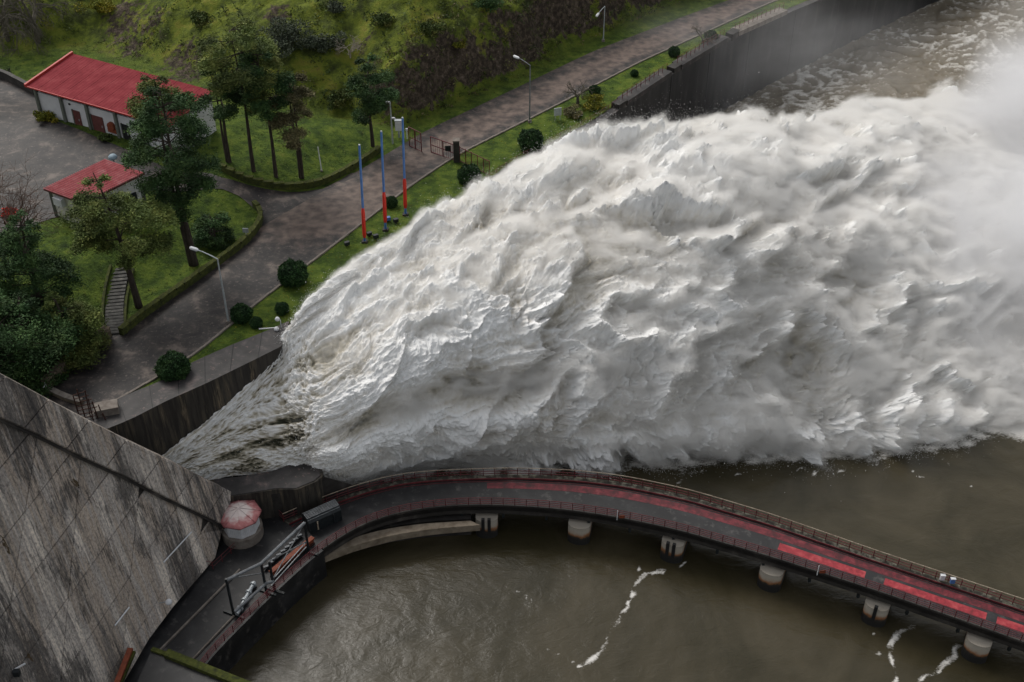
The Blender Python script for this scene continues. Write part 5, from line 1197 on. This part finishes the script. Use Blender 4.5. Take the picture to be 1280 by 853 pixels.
for s2 in (-1.2, 1.2):
    o_ = np.array((math.cos(an + PI / 2), math.sin(an + PI / 2), 0)) * s2; pts_ = np.array([sa + dd * f + o_ + np.array((math.cos(an + PI / 2), math.sin(an + PI / 2), 0)) * .5 * math.sin(f * PI) for f in np.linspace(0, 1, 14)]); pts_[:, 2] = zterr(pts_[:, 0], pts_[:, 1]) + .15
    mb = MB()
    for i in range(13): mb.beam(pts_[i], pts_[i + 1], .28, .4)
    mb.build('side_kerb', MT['mossy'], t)
# rusty iron lattice and block at the wall end, handrail, cameras at the wall nose
b0 = R(112, 528); t = thing('iron_lattice', b0, 'dark rusty iron lattice standing behind the dam edge', 'lattice')
for k in range(7):
    x = (k - 2) * .42; h = 4.2 - abs(k - 1.2) * .62
    p_ = b0 + (x, .25 * (k % 3), 0); MB().beam(p_, p_ + (random.uniform(-.2, .2), 0, h), .09, .09, up=(0, 1, 0)).build('upright', MT['rust'], t)
for k in range(7): z_ = .5 + k * .5; MB().beam(b0 + (-.9, 0, z_), b0 + (1.5 - z_ * .35, .5, z_ + .1), .07, .07).build('crossbar', MT['rust'], t)
b0 = R(135, 518); t = thing('concrete_block', b0, 'pale concrete block with a rusty hatch at the end of the wall top', 'block'); MB().box(b0 + (0, 0, .55), (2.3, 1.4, 1.3), rz=.3).build('block', MT['kerb'], t); MB().box(b0 + (-.4, -.75, .5), (.8, .1, .7), rz=.3).build('hatch', MT['rust'], t)
t = thing('handrail', R(48, 478), 'bent white pipe handrail above the stairwell behind the dam', 'handrail')
hp = [(36, 466), (46, 477), (34, 487)]; hv = [R(*q_) + (0, 0, 1.0) for q_ in hp]; MB().tube(hv, .07, 6).build('rail', MT['white'], t)
hv2 = [R(*q_) + (0, 0, 1.0) for q_ in [(43, 472), (48, 470), (60, 490), (57, 494)]]; MB().tube(hv2, .07, 6).build('rail', MT['white'], t)
for p_ in hv + hv2[1:3]: MB().tube([p_ - (0, 0, 1.4), p_], .05, 5).build('post', MT['white'], t)
b0 = R(352, 412); t = thing('camera_mast', b0, 'short mast with two white globes at the nose of the training wall', 'mast')
MB().tube([b0, b0 + (0, 0, 1.3)], .06, 6).build('mast', MT['galv'], t)
MB().lathe([(.05, -.22), (.24, -.12), (.28, .05), (.16, .24)], b0 + (-.3, 0, 1.4), 10).build('globe', MT['white'], t, smooth=True); MB().lathe([(.05, -.22), (.26, -.12), (.3, .05), (.16, .26)], b0 + (-.4, -.6, .5), 10).build('globe', MT['white'], t, smooth=True)
MB().beam(b0 + (-2.4, -.3, .3), b0 + (-.4, -.1, .3), .1, .1).build('pipe', MT['white'], t)

# ================================================================== VEGETATION
def leafobj(name, cent, size, tone, mat, parent, flat_=.6, aspect=.4, seed=0):
    V, F, tn = leaves(np.asarray(cent), np.asarray(size), np.asarray(tone), flat_, aspect, seed)
    me = mkmesh(name, V - off(parent), F, MT[mat] if isinstance(mat, str) else mat)
    a = me.attributes.new('tone', 'FLOAT', 'POINT'); a.data.foreach_set('value', tn.astype(np.float32))
    o = link(name, me, parent); return o
def conifer(bpx, ytop, crown_from, prof, mat, label, name='conifer', seed=1, nleaf=9000, lean=(0, 0), whorl=.9, nbr=6, pad=.8, trunk_r=.35, size=.26, outer=.35, droop=.12, group=None, stems=1, base_pt=None, flat_=.6):
    r = np.random.default_rng(seed); b0 = G(*bpx) if base_pt is None else base_pt; h = hgt_to(b0, ytop)
    t = thing(name, b0, label, 'tree', group); lean3 = np.array((lean[0], lean[1], 0.)) * h
    ax = lambda f: b0 + (0, 0, h * f) + lean3 * f ** 1.3 + np.array((.3 * math.sin(f * 5 + seed), .3 * math.cos(f * 4 + seed), 0)) * f
    for k in range(stems):
        sh = np.array((r.uniform(-.9, .9), r.uniform(-.5, .5), 0)) if k else np.zeros(3)
        MB().tube([ax(f) + sh * (.4 + .6 * f) - (0, 0, .4 if f == 0 else 0) for f in np.linspace(0, .97, 9)], np.linspace(trunk_r, .05, 9) * (1.5 if not k else 1) ** (np.linspace(1, 0, 9)), 8).build('trunk', MT['bark'], t)
    cents, tones, bm_ = [], [], MB(); f = crown_from; per = []
    while f < .985:
        u = (f - crown_from) / (1 - crown_from); R_ = np.interp(u, np.linspace(0, 1, len(prof)), prof)
        nb = max(3, int(nbr * (.5 + .5 * min(1, R_ / max(prof)))))
        for k in range(nb):
            a = r.uniform(0, 2 * PI); L_ = R_ * r.uniform(.6, 1.15); d = np.array((math.cos(a), math.sin(a), 0))
            p0 = ax(f); rise = r.uniform(-.05, .25) * L_; tip = p0 + d * L_ + (0, 0, rise - droop * L_)
            mid = p0 + d * L_ * .55 + (0, 0, rise * .8)
            if L_ > 1.2: bm_.tube([p0, mid, tip], [.09, .05, .015], 4, cap=False)
            per.append((p0, mid, tip, L_, d, r.uniform(0, 1)))
        f += whorl / h * r.uniform(.7, 1.2)
    wsum = sum(q_[3] ** 1.5 for q_ in per)
    for p0, mid, tip, L_, d, tn in per:
        n = max(8, int(nleaf * L_ ** 1.5 / wsum)); s_u = outer + (1.05 - outer) * np.sqrt(r.uniform(0, 1, n)); sd2 = np.array((-d[1], d[0], 0))
        wdt = pad * L_ * .33 * (1.15 - .5 * np.abs(s_u - .7)); 
        c = np.where(s_u[:, None] < .55, p0 + (mid - p0) * (s_u[:, None] / .55), mid + (tip - mid) * ((s_u[:, None] - .55) / .45))
        c = c + sd2 * (r.normal(size=n) * wdt * .75)[:, None] + np.array((0, 0, 1.)) * (r.normal(size=n) * (.12 + .035 * L_))[:, None] + d * (r.normal(size=n) * .2)[:, None]
        cents.append(c); tones.append(np.clip(tn * .75 + r.uniform(0, .25, n), 0, 1))
    cents = np.concatenate(cents); tones = np.concatenate(tones)
    if bm_.v: bm_.build('branches', MT['bark'], t)
    leafobj('crown', cents, size * r.uniform(.6, 1.3, len(cents)), tones, mat, t, flat_, .38, seed)
    return t
conifer((243, 331), 104, .36, [3.0, 4.2, 4.8, 4.9, 4.6, 4.4, 3.6, 2.4, 1.0], 'leaf_dark', 'tallest dark conifer with a bare leaning lower trunk on the near lawn', seed=3, nleaf=42000, lean=(-.02, 0), stems=2, nbr=7, trunk_r=.36, size=.16, pad=.7, whorl=1.7)
conifer((174, 384), 214, .40, [2.5, 4.8, 5.8, 5.4, 4.2, 3.0, 2.0, 1.4, .8], 'leaf_mid', 'olive green cedar with layered branches over the garden stairs', seed=5, nleaf=38000, lean=(-.10, .05), nbr=6, trunk_r=.32, size=.16, outer=.25, pad=.7, whorl=1.9)
conifer((46, 455), 370, .02, [5.0, 5.8, 5.6, 4.8, 3.8, 2.6, 1.6, .6], 'leaf_dark', 'broad dark conifer filling the corner above the dam edge', seed=8, nleaf=46000, nbr=8, trunk_r=.5, size=.17, whorl=1.3)
conifer((58, 402), 268, .1, [3.2, 4.0, 4.2, 3.7, 3.2, 2.6, 1.8, .7], 'leaf_dark', 'pointed dark conifer left of the stairs', seed=9, nleaf=34000, nbr=8, size=.16, whorl=1.2)
conifer((92, 440), 372, .02, [3.6, 4.0, 3.6, 2.8, 2.0, 1.0], 'leaf_mid', 'low spreading conifer between the corner conifer and the stairs', seed=19, nleaf=22000, nbr=7, size=.16, whorl=1.2)
conifer((5, 478), 372, .03, [5, 6.5, 6.5, 5.5, 4, 2], 'leaf_dark', 'dark conifer cut by the left edge of the picture', seed=29, nleaf=28000, nbr=8, size=.17, whorl=1.3)
pk = dict(trunk_r=.2, size=.16, whorl=1.7, pad=.75)
conifer((287, 203), 80, .5, [1.8, 3.0, 3.6, 3.4, 2.6, 1.4], 'leaf_dark', 'dark pine leftmost of the group on the upper lawn', seed=11, nleaf=20000, stems=2, **pk)
conifer((317, 214), 34, .48, [1.6, 3.2, 4.4, 4.6, 4.0, 2.4], 'leaf_mid', 'tallest olive pine in the middle of the upper lawn group', seed=12, nleaf=28000, **pk)
conifer((345, 221), 64, .48, [1.6, 2.8, 3.4, 3.0, 1.8], 'leaf_dark', 'dark slim pine second from the right on the upper lawn', seed=13, nleaf=18000, **pk)
conifer((376, 222), 94, .38, [1.8, 3.0, 3.2, 2.9, 2.2, 1.3], 'leaf_brown', 'brownish sparse pine rightmost of the upper lawn group', seed=14, nleaf=16000, stems=2, **pk)
conifer((466, 183), 78, .38, [1.8, 3.0, 3.8, 3.6, 2.6, 1.4], 'leaf_dark', 'solitary round crowned pine left of the gate', seed=15, nleaf=22000, **pk)
conifer((205, 178), 96, .3, [2.4, 3.2, 3.2, 2.5, 1.5], 'leaf_mid', 'olive tree half covering the end of the red shed roof', seed=16, nleaf=16000, size=.17, pad=.7)
conifer((268, 305), 268, .02, [2.0, 2.4, 2.4, 1.8, 1.0], 'leaf_dark', 'low dark bush tree on the lawn behind the leaning trunk', seed=17, nleaf=8000, nbr=8, size=.16)
# clipped round bushes: one built, the others copies
def ball(root, r, n, mat, seed, squash=.9):
    g = np.random.default_rng(seed); d = g.normal(size=(n, 3)); d /= np.linalg.norm(d, axis=1, keepdims=True)
    rr = r * (1 + .06 * g.normal(size=n) + .24 * noise(d[:, 0] * 2.2 + seed, d[:, 1] * 2.2 + d[:, 2] * 2)); c = d * rr[:, None] * (1, 1, squash) + (0, 0, r * squash * .85) + off(root)
    c = c[c[:, 2] > off(root)[2]]
    leafobj('foliage', c, r * .085 * g.uniform(.7, 1.3, len(c)), g.uniform(0, 1, len(c)), mat, root, .1, .5, seed)
    V = MB().lathe([(r * .05, .05)] + [(r * .92 * math.sin(a), r * squash * (.85 - .92 * math.cos(a))) for a in np.linspace(.5, 2.9, 8)], off(root), 14); V.build('inner_mass', MT['leaf_box'], root, smooth=True)
bl = [((367, 353), 1.95, 'largest clipped round bush on the verge beside the junction'), ((303, 400), 1.35, 'clipped round bush right beside the near lamp post'), ((321, 408), .8, 'small clipped bush between the lamp post and the wall nose'), ((353, 391), .9, 'small loose bush on the verge just above the wall nose'),
      ((219, 470), 1.9, 'clipped bush at the low end of the verge above the training wall'), ((587, 228), 1.75, 'clipped round bush by the gate close to the jet'), ((489, 258), .95, 'small clipped bush beside the middle blue pole'), ((663, 186), 2.0, 'dark clipped bush below the far street lamp'),
      ((743, 118), 1.0, 'small clipped bush beside the bare pollard tree'), ((793, 95), .7, 'tiny clipped bush on the far verge'), ((842, 70), 1.1, 'clipped bush on the far verge before the second parapet'), ((888, 52), 1.3, 'dark bush at the start of the pale parapet')]
src = None
for (px, r_, lb) in bl:
    r_ = r_ * .8
    b0 = G(*px)
    if src is None:
        src = thing('clipped_bush', b0, lb, 'bush', 'clipped round bushes on the verge'); ball(src, r_, 7000, 'leaf_box', 4); r_src = r_
    else: copy_thing(src, b0, r_ * 7, lb, r_ / r_src)
def bush(bpx, r, mat, label, seed, n=2600, name='bush', squash=.7, lf=.16, group=None):
    b0 = G(*bpx); t = thing(name, b0, label, 'bush', group); g = np.random.default_rng(seed)
    k = 14; cc = g.normal(size=(k, 3)) * (r * .45, r * .45, r * .22); cr_ = r * g.uniform(.3, .55, k); i = g.integers(0, k, n); d = g.normal(size=(n, 3)); d /= np.linalg.norm(d, axis=1, keepdims=True)
    c = cc[i] + d * (cr_[i] * g.uniform(.6, 1.05, n))[:, None]; c[:, 2] = c[:, 2] * squash + r * .45; c = c[c[:, 2] > -.2] + b0
    tn = g.uniform(0, 1, k)
    leafobj('foliage', c, lf * g.uniform(.6, 1.4, len(c)), np.clip(tn[g.integers(0, k, len(c))] * .8 + .1, 0, 1), mat, t, .2, .5, seed)
    st = MB()
    for j in range(4): a = j * 1.6; st.tube([b0 - (0, 0, .2), b0 + (math.cos(a) * r * .3, math.sin(a) * r * .3, r * .6)], [.08, .03], 5)
    for j in range(1): st.build('stems', MT['bark'], t)
    return t
for args in [((362, 62), 4.2, 'leaf_grey', 'large grey green bush on the slope above the pines', 31, 5200), ((398, 62), 2.6, 'leaf_grey', 'smaller grey green bush right of the large one', 32, 3000), ((417, 14), 1.7, 'leaf_grey', 'blue green bush near the top edge of the slope', 33, 1800),
             ((614, 12), 2.2, 'leaf_dark', 'dark bush at the top edge above the rock cutting', 34, 2200), ((210, 128), 3.0, 'leaf_scrub', 'scrubby bush behind the right end of the shed', 35, 3000), ((303, 60), 2.6, 'leaf_scrub', 'olive scrub bush above the tallest pine', 36, 2600),
             ((128, 14), 2.4, 'leaf_yellow', 'yellowish gorse bush near the bare tree', 37, 2200), ((420, 130), 2.2, 'leaf_scrub', 'dark scrub at the slope foot between two pines', 38, 2200), ((575, 60), 1.2, 'leaf_yellow', 'gorse tuft with orange flowers on the cutting edge', 39, 900),
             ((480, 30), 1.9, 'leaf_scrub', 'low scrub bush in the middle of the green slope', 40, 1700), ((540, 40), 1.6, 'leaf_scrub', 'low scrub bush on the slope left of the cutting', 41, 1400), ((250, 30), 2.0, 'leaf_scrub', 'scrub clump on the rocky slope', 42, 1700),
             ((60, 150), 1.5, 'leaf_yellow', 'yellow flowering shrub against the left end of the shed', 43, 1400), ((132, 176), .9, 'leaf_scrub', 'low plants by the shed garage door', 44, 700), ((8, 95), 1.1, 'leaf_grey', 'pale agave like plant at the yard corner', 45, 500),
             ((715, 145), 1.4, 'leaf_brown', 'reddish dry shrub beside the notice board', 46, 1300), ((745, 134), 1.8, 'leaf_yellow', 'yellow green shrubbery spilling over the river wall', 47, 1600), ((12, 272), 1.2, 'leaf_red', 'red flowering bush at the left edge', 48, 700)]: bush(*args)
def bare_tree(bpx, h, mat, label, seed, spread=.6, depth=5, r0=.2, name='bare_tree', cat='tree', nb=4, droop=0.0, lean=(0, 0, 0)):
    b0 = G(*bpx); t = thing(name, b0, label, cat); g = np.random.default_rng(seed); tw_ = MB()
    def grow(p, d, L_, r, lv):
        pts = [p]; q_ = p
        for k in range(3):
            d = d + g.normal(size=3) * .16; d[2] -= droop * (depth - lv) * .1; d = d / np.linalg.norm(d); q_ = q_ + d * L_ / 3; pts.append(q_)
        tw_.tube(pts, np.linspace(r, r * .55, 4), 4 if lv < 4 else 6, cap=False)
        if lv > 0:
            for k in range(nb):
                a = g.normal(size=3); nd = d + a * spread; nd /= np.linalg.norm(nd); grow(pts[-1 - (k % 3 == 2)], nd, L_ * g.uniform(.6, .85), r * .55, lv - 1)
    tr_ = h * .22; MB().tube([b0 - (0, 0, .3), b0 + (0, 0, tr_)], [r0 * 1.3, r0], 7).build('trunk', MT[mat], t)
    for k in range(nb + 1):
        d = np.array((g.normal() * spread, g.normal() * spread, 1.)) + lean; d /= np.linalg.norm(d); grow(b0 + (0, 0, tr_), d, h * .3, r0 * .7, depth - 1)
    tw_.build('branches', MT[mat], t); return t
bare_tree((48, 52), 13, 'bare', 'wide leafless tree with hanging branches in the top left corner', 51, .75, 5, .35, nb=4, droop=.6)
bare_tree((10, 50), 12, 'bare', 'leafless tree cut by the left edge in the top corner', 58, .75, 5, .3, nb=4, droop=.6)
bare_tree((8, 330), 14, 'bare_red', 'reddish brown leafless tree at the left edge below the yard', 52, .55, 5, .22, nb=4)
bare_tree((28, 320), 9, 'bare_red', 'smaller leafless tree just right of the edge tree', 57, .6, 4, .16, nb=4)
bare_tree((438, 72), 4.0, 'bare_white', 'bleached dead bush with pale branches on the slope', 53, .8, 4, .12, name='dead_bush', cat='bush')
bare_tree((722, 130), 4.2, 'bare', 'small pollarded bare tree on the verge near the lamp', 54, .8, 4, .22, nb=3)
bare_tree((878, 56), 4.2, 'bare', 'small bare tree on the verge before the pale parapet', 55, .8, 4, .2, nb=3)
# ground cover nobody could count
g = np.random.default_rng(99)
def scatter(name, n, xr, yr, cond, mat, sz, perc, hgt, seed, flat_=.2):
    x = g.uniform(*xr, n); y = g.uniform(*yr, n); m = cond(x, y); x, y = x[m], y[m]; z = zterr(x, y)
    k = perc; cx = np.repeat(x, k) + g.normal(size=len(x) * k) * hgt * .8; cy = np.repeat(y, k) + g.normal(size=len(x) * k) * hgt * .8
    cz = np.repeat(z, k) + np.abs(g.normal(size=len(x) * k)) * hgt * .7
    tn = np.clip(np.repeat(g.uniform(0, 1, len(x)), k) * .85 + .07, 0, 1)
    o = leafobj(name, np.stack([cx, cy, cz], 1), sz * g.uniform(.5, 1.4, len(cx)), tn, mat, None, flat_, .45, seed); return tag(o, kind='stuff')
hill = lambda lo, hi=200: (lambda x, y: (dist_line(x, y, FOOT) > lo) & (dist_line(x, y, FOOT) < hi) & (x < np.interp(y, RW[:, 1], RW[:, 0]) - 8) & (noise(x * .12, y * .12, 71) > -.15))
scatter('slope_scrub', 5200, (-95, 60), (150, 240), hill(.5), 'leaf_scrub', .2, 13, .5, 61)
scatter('slope_grass', 9000, (-95, 60), (150, 240), hill(-.5), 'leaf_mid', .16, 6, .3, 62)
scatter('gorse_patches', 900, (-95, 60), (155, 235), lambda x, y: hill(1)(x, y) & (noise(x * .1, y * .1, 72) > .25), 'leaf_yellow', .16, 10, .4, 63)
clf = lambda x, y: (dist_line(x, y, FOOT) > -.5) & (dist_line(x, y, FOOT) < 6.5) & (x > -20)
scatter('cliff_creepers', 6500, (-22, 70), (152, 250), clf, 'leaf_brown', .22, 8, .4, 64, -.6)
scatter('cliff_weeds', 2600, (-22, 70), (152, 250), clf, 'leaf_scrub', .22, 9, .4, 65, -.4)
vg = lambda x, y: (x < np.interp(y, RW[:, 1], RW[:, 0]) - 1) & (x > np.interp(y, KR[:, 1], KR[:, 0]) + .5)
scatter('verge_grass', 16000, (-40, 60), (100, 215), vg, 'leaf_yellow', .08, 3, .12, 66)
lawnc = lambda x, y: (x < np.interp(y, KL[:, 1], KL[:, 0]) - 1.0) & (dist_line(x, y, FOOT) < 0) & ~inpoly(x, y, np.vstack([lot, lot2])) & (x > -90)
scatter('lawn_grass', 22000, (-90, 20), (100, 185), lawnc, 'leaf_mid', .09, 3, .12, 67)
rb_m = M('rubble', [(.3, (.10, .07, .05)), (.7, (.3, .2, .13))], 2, .9)

# ================================================================== MIST over the plunge zone
def blob(c, r, n1=28, n2=18, seed=0):
    V = []; 
    for i in range(n2 + 1):
        th = PI * i / n2
        for k in range(n1): a = 2 * PI * k / n1; V.append((math.sin(th) * math.cos(a), math.sin(th) * math.sin(a), math.cos(th)))
    V = np.array(V); rr = 1 + .22 * noise(V[:, 0] * 1.7 + seed, V[:, 1] * 1.7 + V[:, 2] * 1.3, seed)
    V = V * rr[:, None] * np.array(r) + np.array(c)
    F = [(i * n1 + k, (i + 1) * n1 + k, (i + 1) * n1 + (k + 1) % n1, i * n1 + (k + 1) % n1) for i in range(n2) for k in range(n1)]
    return V, np.array(F)
def mist(blobs, mat, voxel, band):
    Vs, Fs, o_ = [], [], 0
    for i, (c, r) in enumerate(blobs): V, F = blob(c, r, seed=i + 3); Vs.append(V); Fs.append(F + o_); o_ += len(V)
    return fog('mist', np.vstack(Vs), np.vstack(Fs), mat, voxel, band)
mist([((72, 140, 7), (25, 28, 14)), ((92, 170, 7), (28, 27, 14)), ((82, 118, 5), (18, 12, 9))], vol_mat('dense_mist', .27, (.96, .96, .97), .075, .40, .62, (1, 1, 1), 0, floor=.12), 1.1, 10)
mist([((42, 192, 11), (30, 13, 12)), ((100, 204, 6), (24, 20, 9))], vol_mat('thin_mist', .028, (.96, .96, .97), .06, .35, .62, (1, 1, 1), 0, floor=.15), 1.4, 9)
